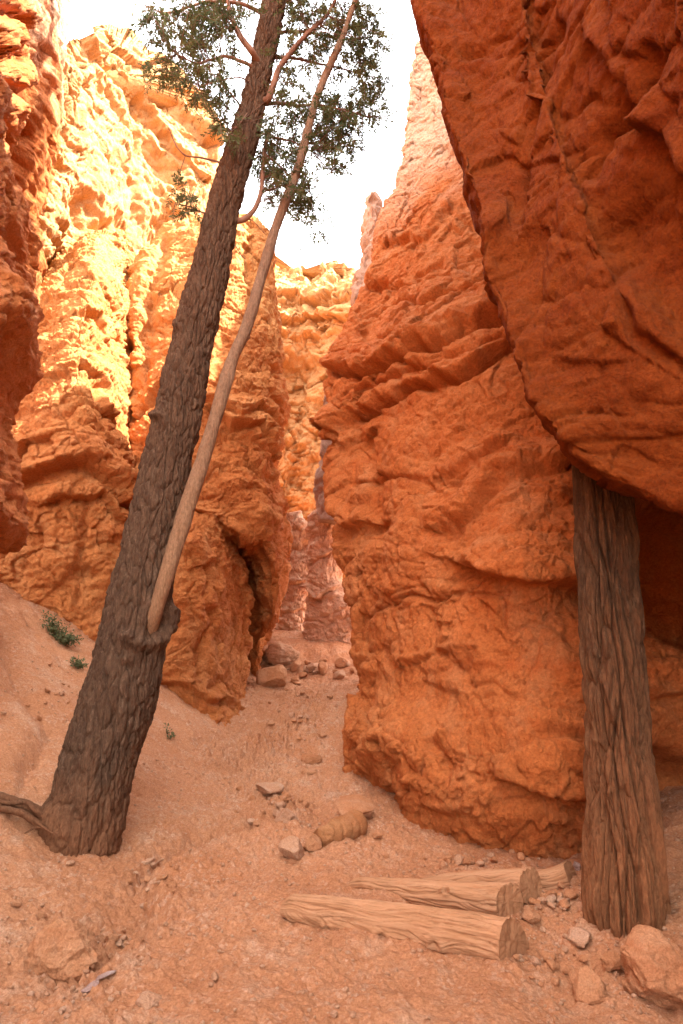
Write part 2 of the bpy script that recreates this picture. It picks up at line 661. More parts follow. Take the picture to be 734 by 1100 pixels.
# ------------------------------------------------------------------ ground
CP_G = []
for p in [(622, 925, 5.9), (491, 915, 6.3), (436, 885, 6.8), (400, 850, 7.6), (367, 825, 8.4), (370, 742, 11.5), (310, 760, 11.0),
          (310, 722, 14.0), (250, 781, 10.2), (175, 739, 9.6), (100, 694, 9.4), (50, 662, 9.25), (0, 632, 9.1), (0, 750, 7.0), (60, 770, 7.3),
          (200, 800, 8.8), (200, 850, 7.6), (0, 880, 5.6), (95, 903, 6.0), (0, 1000, 4.7), (672, 990, 4.75), (734, 960, 5.0),
          (728, 903, 5.7), (734, 1050, 4.3), (300, 960, 5.2), (300, 850, 7.8), (330, 800, 9.2), (290, 905, 6.4)]:
    CP_G.append(at(*p))
for p in [(0, 3, 0), (-2, 3, 0.1), (1.8, 3, 0.0), (0, 1.5, 0), (0, 4, 0.0), (3, 4, 0.25), (4, 6, 0.6), (0, -3, -0.1), (-3, -3, 0.5), (3, -3, 0.2),
          (-3.6, 4.6, 1.1), (-4.6, 6.2, 2.1), (-5.6, 8, 3.0), (-6.5, 12, 4), (0, 18, 2.3), (0, 24, 2.6), (-1.2, 15, 2.1), (-0.4, 15, 2.15), (0.2, 15, 2.05), (6, 12, 1.2), (6, 2, 0.5)]:
    CP_G.append(np.array(p, float))
CP_G = np.array(CP_G)


def _tps_k(r2):
    return np.where(r2 > 1e-12, 0.5 * r2 * np.log(np.maximum(r2, 1e-12)), 0)


def _tps_fit(c, lam=0.06):
    n = len(c)
    X = c[:, :2]
    K = _tps_k(((X[:, None] - X[None]) ** 2).sum(-1)) + lam * np.eye(n)
    Pm = np.concatenate([np.ones((n, 1)), X], 1)
    A = np.zeros((n + 3, n + 3))
    A[:n, :n] = K
    A[:n, n:] = Pm
    A[n:, :n] = Pm.T
    return np.linalg.solve(A, np.concatenate([c[:, 2], np.zeros(3)]))


TPS = _tps_fit(CP_G)


def ground_base(x, y):
    x = np.clip(np.asarray(x, float), -7.5, 7.0)
    y = np.clip(np.asarray(y, float), -4.0, 25.0)
    z = TPS[-3] + TPS[-2] * x + TPS[-1] * y
    for k in range(len(CP_G)):
        z = z + TPS[k] * _tps_k((x - CP_G[k, 0]) ** 2 + (y - CP_G[k, 1]) ** 2)
    return z


GULLY = [(300, 880), (262, 893), (222, 903), (190, 918), (168, 932), (158, 950), (150, 975), (128, 1000), (108, 1030), (85, 1050)]
GULLY2 = [(0, 690), (12, 735), (32, 762), (48, 780), (42, 815), (30, 835)]
PATHEDGE = [(235, 800), (262, 818), (300, 790), (330, 770)]


def ground_z(x, y):
    x = np.atleast_1d(np.asarray(x, float))
    y = np.atleast_1d(np.asarray(y, float))
    z = ground_base(x, y)
    P = np.stack([x, y, z], 1)
    Q = np.stack([x, y, np.zeros_like(x)], 1)
    near = np.clip(1.3 - np.hypot(x, y - 6) / 40, 0, 1)
    px, py, t = proj(P)
    vis = (y > 1)
    w = fbm(Q * 1.6, 4, 5) * 13
    dz = 0.08 * fbm(Q * 0.9, 4, 1) + 0.055 * fbm(Q * 2.4, 4, 2)
    d, s = seg_dist(px + w, py + w * 0.6, GULLY)
    sm = d * t / FOC
    g = np.exp(-(sm / 0.10) ** 2)
    dz -= 0.15 * g * vis
    dz += (0.5 + 0.5 * np.tanh(s * sm / 0.05)) * 0.11 * np.exp(-(sm / 0.35) ** 2) * vis
    rough = 0.7 + 1.3 * np.exp(-(sm / 0.35) ** 2) * vis
    d, s = seg_dist(px + w * 0.6, py + w * 0.6, GULLY2)
    sm = d * t / FOC
    dz -= 0.10 * np.exp(-(sm / 0.09) ** 2) * vis
    dz += (0.5 - 0.5 * np.tanh(s * sm / 0.04)) * 0.07 * np.exp(-(sm / 0.4) ** 2) * vis
    d, s = seg_dist(px + w * 0.6, py + w * 0.4, PATHEDGE)
    sm = d * t / FOC
    rough += 0.9 * np.exp(-(sm / 0.3) ** 2) * vis
    rough += 1.0 * np.exp(-(sm / 0.25) ** 2) * vis
    # crumbled dirt beside the path and under the fin, worn smooth where people walk
    for cx, cy, rr in ((330, 860, 55), (420, 920, 60), (600, 985, 45), (640, 1045, 60), (290, 800, 60), (330, 750, 50), (250, 820, 40), (90, 1000, 60), (380, 860, 40)):
        rough += 0.8 * np.exp(-(((px - cx) / rr) ** 2 + ((py - cy) / (rr * 0.6)) ** 2)) * vis
    m = np.clip(fbm(Q * 0.7, 3, 8) + 0.55, 0.1, 1.2)
    dz += rough * (0.042 * (billow(Q * 5.0, 4, 3, 0.6) - 0.4) + 0.020 * fbm(Q * 15, 3, 4, 0.7) * m)
    F1, F2, ID, V = worley(Q * 13 + 0.3 * np.stack([fbm(Q * 9, 2, 1), fbm(Q * 9, 2, 2), fbm(Q * 9, 2, 3)], 1), 3)
    dz += rough * 0.036 * np.clip(0.42 - F1, 0, 1) * (RND[ID] > 0.45) * 2.2 * RND[ID]
    F1, F2, ID, V = worley(Q * 30, 5)
    dz += (0.35 + rough) * 0.015 * np.clip(0.4 - F1, 0, 1) * (RND[ID] > 0.55) * 2.2
    return z + dz * near


def build_ground():
    nx, ny = int(820 * QUAL), int(900 * QUAL)
    ys = np.concatenate([[-160, -80, -40, -20, -10, -6, -3, -1, 0.5, 1.5, 2.2], np.geomspace(2.8, 17, ny), [18, 19, 20.5, 22, 25, 30, 40, 60, 90, 160]])
    a = np.linspace(-1, 1, nx)
    xs = np.concatenate([[-160, -80, -40, -20, -12, -9, -7.5], a * 2.9 + (a ** 3) * 3.0, [7, 9, 12, 20, 40, 80, 160]])
    X, Y = np.meshgrid(xs, ys)
    Z = ground_z(X.ravel(), Y.ravel())
    P = np.stack([X.ravel(), Y.ravel(), Z], 1)
    return tag(mesh('ground', P, grid_faces(len(ys), len(xs), False), None, M['ground']), kind='structure')


ground = build_ground()


def gz(x, y):
    return float(ground_z([x], [y])[0])


def on_ground(px, py):
    """the spot of ground at a place of the photograph"""
    lo, hi = 2.5, 22.0
    Ys = np.linspace(lo, hi, 400)
    P = np.array([at(px, py, Y) for Y in Ys])
    z = ground_z(P[:, 0], P[:, 1])
    k = np.argmax(P[:, 2] <= z) if (P[:, 2] <= z).any() else len(Ys) - 1
    if k > 0:
        d0, d1 = P[k - 1, 2] - z[k - 1], P[k, 2] - z[k]
        f = d0 / (d0 - d1 + 1e-9)
        Y = Ys[k - 1] + f * (Ys[k] - Ys[k - 1])
    else:
        Y = Ys[0]
    p = at(px, py, Y)
    p[2] = gz(p[0], p[1])
    return p


# ------------------------------------------------------------------ the big rocks
S_FIN = dict(big=(0.45, 0.16), lump=[(1.0, 0.09)], strata=[(0.8, 0.04), (3.0, 0.016)], facet=[(0.6, 0.10), (0.24, 0.05), (0.10, 0.020)], fract=[(0.8, 0.06), (2.2, 0.03)], fine=(9, 0.026), warp=0.18)
fin_rows = [
    [(372, 900, 8.4), (410.0, 930, 7.7), (450, 965, 7.0), (510, 985, 6.45), (570, 990, 6.15), (640, 990, 6.05), (800, 990, 6.2), (1000, 990, 6.4)],
    [(372, 828, 8.5), (402.0, 850, 7.7), (436, 885, 6.95), (491, 915, 6.45), (550, 925, 6.15), (622, 925, 6.05), (760, 925, 6.2), (1000, 925, 6.4)],
    [(373, 780, 8.6), (398.0, 790, 7.5), (440, 810, 6.6), (500, 825, 6.1), (560, 830, 5.75), (625, 830, 5.7), (760, 820, 6.3), (1000, 820, 6.4)],
    [(390, 735, 9.1), (411.0, 735, 7.8), (445, 740, 7.0), (500, 745, 6.45), (560, 740, 6.1), (625, 735, 5.95), (740, 735, 6.2), (1000, 735, 6.4)],
    [(388, 680, 9.4), (407.0, 670, 8.1), (445, 670, 7.1), (500, 665, 6.5), (560, 665, 6.2), (625, 665, 6.2), (745, 680, 6.6), (1000, 680, 6.4)],
    [(368, 605, 9.8), (392.0, 600, 8.3), (440, 600, 7.2), (500, 595, 6.5), (560, 600, 6.1), (622, 600, 6.25), (750, 600, 7.6), (1000, 600, 6.8)],
    [(359, 540, 10.0), (385.0, 540, 8.6), (440, 540, 7.5), (500, 530, 6.8), (560, 520, 6.4), (630, 520, 6.5), (750, 520, 7.6), (1000, 520, 6.8)],
    [(357, 460, 10.2), (383.0, 455, 9.0), (440, 450, 8.0), (500, 450, 7.2), (560, 450, 6.9), (640, 440, 6.9), (750, 430, 7.0), (1000, 430, 6.8)],
    [(355, 388, 10.6), (381.0, 385, 9.5), (430, 375, 8.4), (490, 365, 7.6), (560, 360, 7.3), (640, 340, 7.2), (750, 330, 7.2), (1000, 330, 7.0)],
    [(391, 320, 11.2), (407.0, 315, 10.3), (440, 310, 9.3), (490, 300, 8.5), (560, 290, 8.0), (640, 270, 7.8), (750, 250, 7.6), (1000, 240, 7.2)],
    [(413, 252, 11.8), (426.5, 250, 10.9), (450, 245, 10.1), (490, 240, 9.4), (560, 230, 8.9), (640, 200, 8.4), (750, 170, 8.0), (1000, 150, 7.4)],
    [(437, 178, 12.3), (447.5, 178, 11.5), (466, 175, 10.9), (500, 170, 10.4), (560, 160, 9.8), (640, 130, 9.2), (750, 90, 8.6), (1000, 60, 7.8)],
    [(442, 112, 12.6), (454.5, 112, 12.0), (471, 110, 11.5), (505, 105, 11.1), (560, 95, 10.6), (640, 50, 9.8), (750, 0, 9.0), (1000, -40, 8.0)],
    [(446, 66, 12.8), (458.0, 62, 12.4), (475, 55, 12.0), (510, 40, 11.7), (570, 0, 11.2), (650, -60, 10.4), (760, -120, 9.6), (1000, -180, 8.4)],
    [(452, 50, 12.9), (462.0, 40, 12.6), (480, 10, 12.3), (520, -30, 12.0), (600, -80, 11.6), (680, -130, 10.8), (780, -190, 10.0), (1000, -240, 8.8)],
]
fin_feats = [
    ('ledge', [(350, 392), (385, 398), (430, 378), (480, 352), (530, 332), (560, 318)], 0.15, 0.22),
    ('crack', [(352, 397), (385, 403), (430, 383), (480, 357), (530, 337), (560, 323)], 0.04, 0.22),
    ('crack', [(372, 425), (400, 412), (450, 395), (500, 372), (560, 350)], 0.05, 0.16),
    ('ledge', [(350, 474), (372, 442), (405, 430), (440, 412), (480, 402), (545, 372)], 0.14, 0.18),
    ('crack', [(372, 447), (405, 435), (440, 417), (480, 407), (545, 377)], 0.035, 0.16),
    ('crack', [(385, 338), (430, 322), (470, 312), (520, 290)], 0.03, 0.12),
    ('crack', [(380, 520), (430, 512), (470, 515), (500, 500)], 0.03, 0.10),
    ('crack', [(390, 668), (430, 640), (470, 642), (540, 640)], 0.025, 0.07),
    ('ledge', [(352, 462), (366, 480), (388, 470)], 0.16, 0.16),
    ('ledge', [(344, 545), (365, 565), (385, 560)], 0.2, 0.16),
    ('hollow', [(388, 470), (398, 520), (398, 560)], 0.10, 0.16),
    ('ledge', [(470, 560), (500, 545), (530, 505), (580, 495), (615, 488)], 0.14, 0.16),
    ('ledge', [(470, 505), (495, 488), (540, 470)], 0.10, 0.12),
    ('ledge', [(500, 605), (540, 618), (575, 632), (625, 628)], 0.30, 0.20),
    ('ledge', [(430, 712), (470, 700), (500, 694)], 0.06, 0.06),
    ('crack', [(455, 655), (470, 632), (480, 618)], 0.03, 0.06),
    ('shelf', [(455, 785), (480, 778), (540, 770)], 0.10, 0.10),
    ('hollow', [(455, 800), (470, 830)], 0.10, 0.13),
    ('shelf', [(545, 810), (575, 800), (625, 805)], 0.16, 0.15),
    ('ledge', [(548, 840), (590, 852), (625, 850)], 0.10, 0.11),
    ('ledge', [(415, 855), (450, 868), (500, 872)], 0.16, 0.04),
    ('bump', [(400, 790), (420, 760)], 0.25, 0.12),
    ('hollow', [(720, 600), (780, 620)], 0.42, 0.9),
    ('shelf', [(690, 700), (740, 705)], 0.2, 0.18),
    ('ledge', [(690, 745), (745, 745)], 0.12, 0.18),
    ('hollow', [(725, 840), (750, 850)], 0.22, 0.7),
    ('crack', [(385, 305), (430, 300), (470, 280)], 0.05, 0.10),
    ('ledge', [(402, 305), (420, 296), (440, 300)], 0.08, 0.10),
    ('ledge', [(420, 262), (455, 255), (480, 225)], 0.12, 0.14),
    ('bump', [(560, 590), (600, 600)], 0.35, 0.12),
]
fin = rock('rock_fin', fin_rows, 560, 980, S_FIN, M['orange'], fin_feats, back_l=(2.2, 3.2, 0), back_r=(1.0, 5.0, 0), seed=1,
           label="massive orange sandstone fin behind the log steps, tapering to a pale top", cat="cliff")

S_OVER = dict(big=(0.6, 0.10), lump=[(1.3, 0.04), (3.5, 0.02)], facet=[(0.9, 0.15), (0.36, 0.06), (0.13, 0.018)], fract=[(0.9, 0.05), (2.5, 0.02)], fine=(8, 0.02), warp=0.2)
over_rows = [
    [('w', 5.3, 3.9, -0.8), ('w', 4.9, 3.0, -0.8), ('w', 4.6, 1.5, -0.8), ('w', 4.5, -1.0, -0.8), ('w', 4.6, -4.0, -0.8)],
    [('w', 4.6, 3.9, 0.8), ('w', 4.2, 3.0, 0.8), ('w', 3.9, 1.5, 0.8), ('w', 3.8, -1.0, 0.8), ('w', 3.9, -4.0, 0.8)],
    [(1000, 640, 4.0), ('w', 3.0, 3.0, 2.2), ('w', 3.0, 1.5, 2.3), ('w', 3.1, -1.0, 2.4), ('w', 3.4, -4.0, 2.4)],
    [(800, 582, 4.1), (820, 520, 3.8), (880, 380, 3.3), ('w', 2.6, 0.0, 4.2), ('w', 3.2, -4.0, 4.2)],
    [(734, 557, 4.15), (745, 505, 3.95), (770, 400, 3.6), (840, 200, 3.0), ('w', 3.1, -4.0, 5.0)],
    [(684, 536, 4.2), (692, 490, 4.05), (715, 380, 3.75), (760, 150, 3.2), ('w', 3.0, -4.0, 6.0)],
    [(622, 503, 4.3), (640, 450, 4.1), (665, 320, 3.85), (710, 90, 3.35), ('w', 3.0, -4.0, 7.0)],
    [(563, 434, 4.5), (598, 380, 4.25), (630, 250, 3.95), (670, 30, 3.5), ('w', 2.9, -4.0, 8.0)],
    [(538, 342, 4.7), (566, 290, 4.45), (600, 170, 4.1), (640, -30, 3.65), ('w', 2.9, -4.0, 9.0)],
    [(513, 306, 4.78), (552, 258, 4.5), (590, 140, 4.18), (630, -60, 3.72), ('w', 2.85, -4.0, 9.5)],
    [(523, 268, 4.84), (548, 215, 4.6), (580, 100, 4.25), (620, -100, 3.8), ('w', 2.8, -4.0, 10.0)],
    [(487, 170, 5.0), (520, 125, 4.75), (560, 20, 4.4), (605, -170, 3.9), ('w', 2.8, -4.0, 11.0)],
    [(468, 90, 5.1), (502, 45, 4.85), (545, -60, 4.5), (590, -240, 4.0), ('w', 2.8, -4.0, 12.0)],
    [(445, 8, 5.2), (482, -40, 4.95), (530, -140, 4.6), (580, -310, 4.1), ('w', 2.8, -4.0, 13.0)],
    [(432, -90, 5.2), (470, -140, 5.0), (520, -240, 4.6), (575, -400, 4.1), ('w', 2.8, -4.0, 14.0)],
    [(440, -260, 5.2), (480, -320, 5.0), (530, -420, 4.6), (600, -560, 4.1), ('w', 3.0, -4.0, 15.0)],
    [(480, -420, 5.3), (510, -460, 5.2), (560, -540, 4.9), (640, -640, 4.5), ('w', 3.4, -4.0, 15.5)],
]
over_feats = [
    ('crack', [(600, 30), (585, 90), (560, 180), (555, 240)], 0.05, 0.10),
    ('crack', [(700, 60), (690, 110), (655, 150), (640, 190)], 0.05, 0.12),
    ('shelf', [(640, 180), (660, 140), (690, 110)], 0.14, 0.10),
    ('ledge', [(650, 60), (690, 130), (734, 180)], 0.16, 0.12),
    ('crack', [(660, 300), (680, 360), (730, 400)], 0.04, 0.09),
    ('bump', [(500, 60), (530, 160), (545, 230)], 0.2, 0.07),
    ('hollow', [(690, 240), (720, 280)], 0.22, 0.10),
]
nO = len(over_rows)
over_bl = np.array([[0.9, 1.3, 0.2]] * nO)
over_bl[2:7] = [0.7, 1.5, 0.75]
over_bl[7:] = [2.2, 3.2, 1.0]
over_bl[10:] = [2.7, 4.8, 1.0]  # unseen back drawn out to block sun leaking onto floor and bank
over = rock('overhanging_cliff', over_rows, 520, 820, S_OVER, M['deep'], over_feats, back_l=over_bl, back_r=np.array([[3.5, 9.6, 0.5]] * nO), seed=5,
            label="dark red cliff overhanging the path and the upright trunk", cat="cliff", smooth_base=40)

S_LC = dict(big=(0.6, 0.10), lump=[(1.2, 0.12), (3.0, 0.06)], facet=[(0.45, 0.07), (0.17, 0.036), (0.08, 0.012)], fine=(9, 0.04), strata=[(1.5, 0.012)], fract=[(1.5, 0.05)], warp=0.35)
lc_rows = []
for py, e, Y in [(980, -150, 5.2), (850, -130, 5.4), (740, -110, 5.6), (650, -80, 5.9), (575, -60, 6.1), (556, 6, 6.15), (540, 22, 6.2), (522, 15, 6.25), (490, 13, 6.3), (450, 10, 6.35), (420, 2, 6.4),
                 (392, 4, 6.4), (360, 30, 6.5), (340, 38, 6.5), (290, 31, 6.6), (240, 34, 6.7), (200, 38, 6.8), (160, 38, 6.9), (127, 52, 7.0),
                 (85, 65, 7.1), (40, 68, 7.2), (0, 71, 7.3), (-100, 76, 7.4), (-260, 60, 7.5), (-330, 30, 7.6)]:
    e -= 19
    zz = at(e, py, Y)[2]
    lc_rows.append([('w', -6.0, -7.0, zz), ('w', -5.4, -4.0, zz), ('w', -5.0, -1.0, zz), (e - 560, py + 10, 2.2), (e - 330, py + 5, 4.0), (e - 170, py + 5, 5.0), (e - 60, py + 3, 5.6), (e, py, Y)])
lc_feats = [
    ('crack', [(40, 20), (55, 60), (50, 110), (42, 150)], 0.07, 0.22),
    ('crack', [(5, 40), (18, 90), (40, 110), (42, 150), (30, 190)], 0.08, 0.22),
    ('hollow', [(5, 55), (25, 65), (35, 62)], 0.10, 0.16),
    ('hollow', [(5, 12), (30, 18)], 0.08, 0.12),
    ('crack', [(0, 235), (15, 260), (30, 285)], 0.06, 0.14),
    ('bump', [(5, 320), (20, 340)], 0.2, 0.15),
    ('crack', [(12, 130), (25, 170), (33, 210)], 0.05, 0.14),
]
lcliff = rock('shaded_cliff', lc_rows, 420, 640, S_LC, M['orange'], lc_feats, back_l=(-3, 0.5, 0), back_r=(-0.9, 1.6, 0), seed=10,
              label="shaded orange cliff at the left edge, leaning over the dirt bank", cat="cliff")

# sunlit wall running away on the left
S_GOLD = dict(big=(0.35, 0.30), lump=[(0.8, 0.10)], strata=[(0.9, 0.10), (2.8, 0.04)], flute=[(0.8, 0.36)], facet=[(0.7, 0.12), (0.28, 0.06)], fract=[(0.7, 0.08)], fine=(7, 0.045), warp=0.4)
gold_rows = []
for f, wig in zip(np.linspace(0, 1, 9), [0] * 9):
    z = -0.5 + f * 9.8
    row = []
    for x, y in [(-7.4, 8.4), (-6.2, 10.0), (-5.25, 11.2), (-4.7, 12.6), (-4.15, 13.8), (-3.5, 14.8)]:
        row.append(('w', x - 0.25 * f, y + 0.5 * f, z))
    gold_rows.append(row)
top_px = [(20, 95, 11.0), (72, 45, 11.6), (92, 40, 12.2), (118, 22, 13.4), (165, 48, 14.6), (236, 125, 15.8)]
gold_rows.append([at(px, py + 46, Y - 0.2) for px, py, Y in top_px])
gold_rows.append([at(px, py, Y) for px, py, Y in top_px])
gold_rows = [[p if isinstance(p, tuple) else ('w', *p) for p in r] for r in gold_rows]
gold_feats = [
    ('ledge', [(84, 40), (105, 62), (130, 75), (160, 108), (185, 150), (220, 185)], 0.25, 0.30),
    ('ledge', [(118, 52), (145, 70), (175, 95), (200, 120), (235, 150)], 0.25, 0.28),
    ('hollow', [(105, 90), (130, 120), (165, 165)], 0.16, 0.22),
    ('hollow', [(175, 178), (195, 185)], 0.22, 0.2),
    ('hollow', [(122, 175), (140, 190)], 0.14, 0.18),
    ('hollow', [(58, 180), (64, 182)], 0.16, 0.25),
    ('crack', [(95, 225), (85, 270), (68, 310), (50, 350)], 0.35, 0.65),
    ('crack', [(125, 245), (112, 300), (104, 330)], 0.24, 0.5),
    ('crack', [(180, 240), (155, 300), (148, 360)], 0.3, 0.3),
]
gold = rock('sunlit_cliff', gold_rows, 520, 620, S_GOLD, M['gold'], gold_feats, back_l=(-3, 2.5, 0), back_r=(-1.0, 3.0, 0), seed=13,
            label="tall pale golden cliff in full sun behind the leaning tree", cat="cliff")

# rounded buttress standing in front of it
S_BUT = dict(big=(0.6, 0.18), lump=[(1.2, 0.10), (3.2, 0.03)], strata=[(1.0, 0.05), (3.5, 0.02)], facet=[(0.55, 0.09), (0.24, 0.05), (0.11, 0.022)], fract=[(0.8, 0.06), (2.0, 0.03)], fine=(9, 0.035), warp=0.18)
but_rows = [
    [(-120, 760, 9.6), (-40, 760, 9.5), (40, 770, 9.4), (100, 790, 9.6), (160, 800, 9.9), (200, 800, 10.6)],
    [(-120, 640, 9.6), (-40, 640, 9.5), (40, 655, 9.4), (100, 700, 9.6), (160, 715, 9.9), (200, 720, 10.6)],
    [(-100, 570, 9.7), (-30, 575, 9.5), (35, 580, 9.45), (95, 590, 9.5), (140, 600, 9.9), (170, 610, 10.8)],
    [(-80, 525, 9.8), (-20, 530, 9.5), (35, 530, 9.3), (90, 530, 9.3), (132, 545, 9.7), (150, 555, 10.8)],
    [(-60, 480, 9.9), (0, 490, 9.5), (35, 490, 9.25), (90, 480, 9.3), (130, 510, 9.8), (142, 520, 10.9)],
    [(-40, 440, 10.2), (12, 450, 9.7), (45, 440, 9.4), (90, 430, 9.4), (122, 455, 9.9), (136, 465, 11.0)],
    [(0, 400, 10.6), (25, 405, 10.1), (50, 400, 9.8), (85, 390, 9.7), (115, 400, 10.2), (134, 410, 11.2)],
    [(20, 360, 11.2), (38, 360, 10.7), (60, 352, 10.3), (88, 345, 10.2), (112, 350, 10.6), (134, 360, 11.6)],
    [(38, 320, 11.8), (55, 315, 11.3), (75, 306, 10.9), (98, 300, 10.8), (118, 305, 11.2), (136, 315, 12.2)],
    [(55, 285, 12.4), (70, 280, 12.0), (88, 272, 11.7), (105, 268, 11.6), (122, 272, 12.0), (138, 280, 12.8)],
    [(70, 255, 13.0), (82, 250, 12.7), (95, 245, 12.5), (108, 243, 12.5), (122, 245, 12.8), (138, 255, 13.3)],
]
but_feats = [
    ('ledge', [(15, 515), (45, 508), (80, 490), (95, 488), (120, 510), (140, 535)], 0.22, 0.24),
    ('ledge', [(55, 538), (75, 532), (100, 535), (115, 530), (135, 560)], 0.12, 0.18),
    ('bump', [(110, 570), (115, 610)], 0.22, 0.12),
    ('crack', [(95, 540), (90, 575), (80, 610), (82, 640)], 0.05, 0.08),
    ('ledge', [(60, 400), (85, 388), (108, 402), (122, 440)], 0.14, 0.15),
    ('ledge', [(85, 340), (105, 338), (118, 360)], 0.1, 0.14),
    ('ledge', [(0, 622), (20, 640), (35, 650)], 0.1, 0.1),
    ('hollow', [(80, 618), (95, 622)], 0.12, 0.12),
]
but = rock('rock_buttress', but_rows, 360, 620, S_BUT, M['butt'], but_feats, back_l=(-0.4, 3.0, 0), back_r=(-0.3, 2.6, 0), seed=17,
           label="rounded orange buttress with a ledge across it, left of the leaning tree", cat="rock")

# tall pillar behind the leaning tree
pil_rows = [
    [(120, 790, 12.6), (150, 790, 12.8), (200, 790, 13.4), (245, 780, 14.0), (275, 760, 13.6), (286, 750, 14.0)],
    [(125, 690, 12.4), (150, 690, 12.6), (200, 690, 13.4), (245, 690, 14.0), (276, 692, 13.2), (285, 690, 13.6)],
    [(127, 655, 12.0), (155, 655, 12.4), (200, 655, 13.4), (252, 658, 14.0), (292, 662, 12.0), (300, 660, 13.0)],
    [(128, 620, 11.7), (155, 620, 12.0), (200, 620, 13.2), (252, 620, 13.8), (294, 622, 11.5), (306, 620, 12.8)],
    [(129, 594, 11.5), (158, 592, 11.6), (203, 588, 12.4), (250, 592, 13.0), (292, 596, 11.3), (305, 598, 12.7)],
    [(130, 578, 11.5), (160, 574, 11.1), (205, 566, 10.9), (248, 572, 11.0), (291, 576, 11.2), (305, 580, 12.7)],
    [(133, 540, 11.4), (165, 540, 10.9), (210, 540, 10.7), (255, 540, 10.8), (292, 535, 11.3), (302, 530, 12.6)],
    [(136, 480, 11.5), (165, 480, 11.0), (215, 480, 10.8), (260, 480, 10.9), (292, 475, 11.4), (303, 470, 12.6)],
    [(140, 420, 11.8), (170, 420, 11.3), (215, 415, 11.1), (260, 410, 11.2), (294, 410, 11.7), (307, 407, 12.8)],
    [(137, 360, 12.0), (175, 360, 11.7), (220, 350, 11.5), (260, 345, 11.6), (290, 345, 12.1), (302, 350, 13.0)],
    [(140, 310, 12.3), (185, 305, 12.1), (225, 300, 11.9), (260, 295, 12.0), (285, 295, 12.4), (296, 300, 13.2)],
    [(158, 265, 12.9), (200, 260, 12.5), (232, 255, 12.3), (260, 250, 12.4), (280, 255, 12.7), (289, 265, 13.4)],
    [(195, 236, 13.4), (215, 230, 13.0), (240, 228, 12.8), (260, 228, 12.8), (274, 232, 13.0), (281, 240, 13.5)],
]
pil_feats = [
    ('ledge', [(205, 430), (240, 432), (262, 440), (285, 432), (298, 450)], 0.12, 0.16),
    ('ledge', [(225, 445), (250, 455), (285, 452), (300, 490)], 0.14, 0.20),
    ('ledge', [(140, 440), (160, 420), (185, 400)], 0.14, 0.2),
    ('crack', [(176, 265), (160, 330), (150, 390), (140, 440)], 0.14, 0.22),
    ('crack', [(292, 430), (300, 465), (304, 500)], 0.1, 0.2),
    ('ledge', [(215, 548), (240, 560), (255, 572)], 0.12, 0.16),
    ('crack', [(265, 250), (270, 300), (275, 350)], 0.1, 0.12),
]
pil = rock('rock_pillar', pil_rows, 380, 680, S_BUT, M['butt'], pil_feats, back_l=(0.2, 2.6, 0), back_r=(-0.4, 2.4, 0), seed=23,
           label="tall orange rock pillar undercut at its foot, behind the two leaning trunks", cat="rock")

# leaning slab under the pillar
S_SLAB = dict(big=(0.8, 0.10), lump=[(2.0, 0.09)], facet=[(0.4, 0.07), (0.16, 0.03)], fine=(9, 0.03), warp=0.25)
slab_rows = [
    [(110, 830, 9.8), (150, 850, 9.7), (200, 860, 9.9), (236, 850, 10.2), (258, 830, 10.9), (262, 810, 12.0)],
    [(120, 735, 9.9), (160, 735, 9.7), (205, 760, 9.85), (237, 783, 10.1), (259, 772, 10.8), (266, 740, 12.0)],
    [(125, 700, 10.0), (160, 700, 9.75), (200, 715, 9.9), (232, 738, 10.2), (250, 735, 11.0), (270, 720, 12.0)],
    [(130, 665, 10.1), (160, 660, 9.9), (200, 665, 9.95), (228, 670, 10.3), (250, 670, 11.2), (272, 672, 12.0)],
    [(135, 625, 10.2), (165, 620, 10.0), (200, 615, 10.0), (230, 620, 10.4), (252, 625, 11.2), (268, 632, 12.0)],
    [(140, 585, 10.3), (170, 580, 10.2), (205, 575, 10.1), (232, 580, 10.5), (248, 588, 11.2), (258, 605, 12.0)],
    [(150, 560, 10.6), (175, 556, 10.5), (208, 551, 10.4), (230, 556, 10.7), (242, 568, 11.3), (250, 588, 12.0)],
]
slab = rock('leaning_slab', slab_rows, 260, 360, S_SLAB, M['butt'],
            [('crack', [(222, 610), (226, 660), (222, 700), (232, 735)], 0.06, 0.10), ('crack', [(252, 612), (262, 650), (272, 680)], 0.05, 0.1),
             ('ledge', [(176, 735), (205, 735), (240, 755), (262, 770)], 0.08, 0.1), ('hollow', [(214, 690), (218, 720)], 0.08, 0.1)],
            back_l=(0.3, 1.2, 0), back_r=(-0.6, 0.8, 0), nb=14, seed=29,
            label="orange slab of rock leaning under the pillar, its pointed toe on the path", cat="rock")

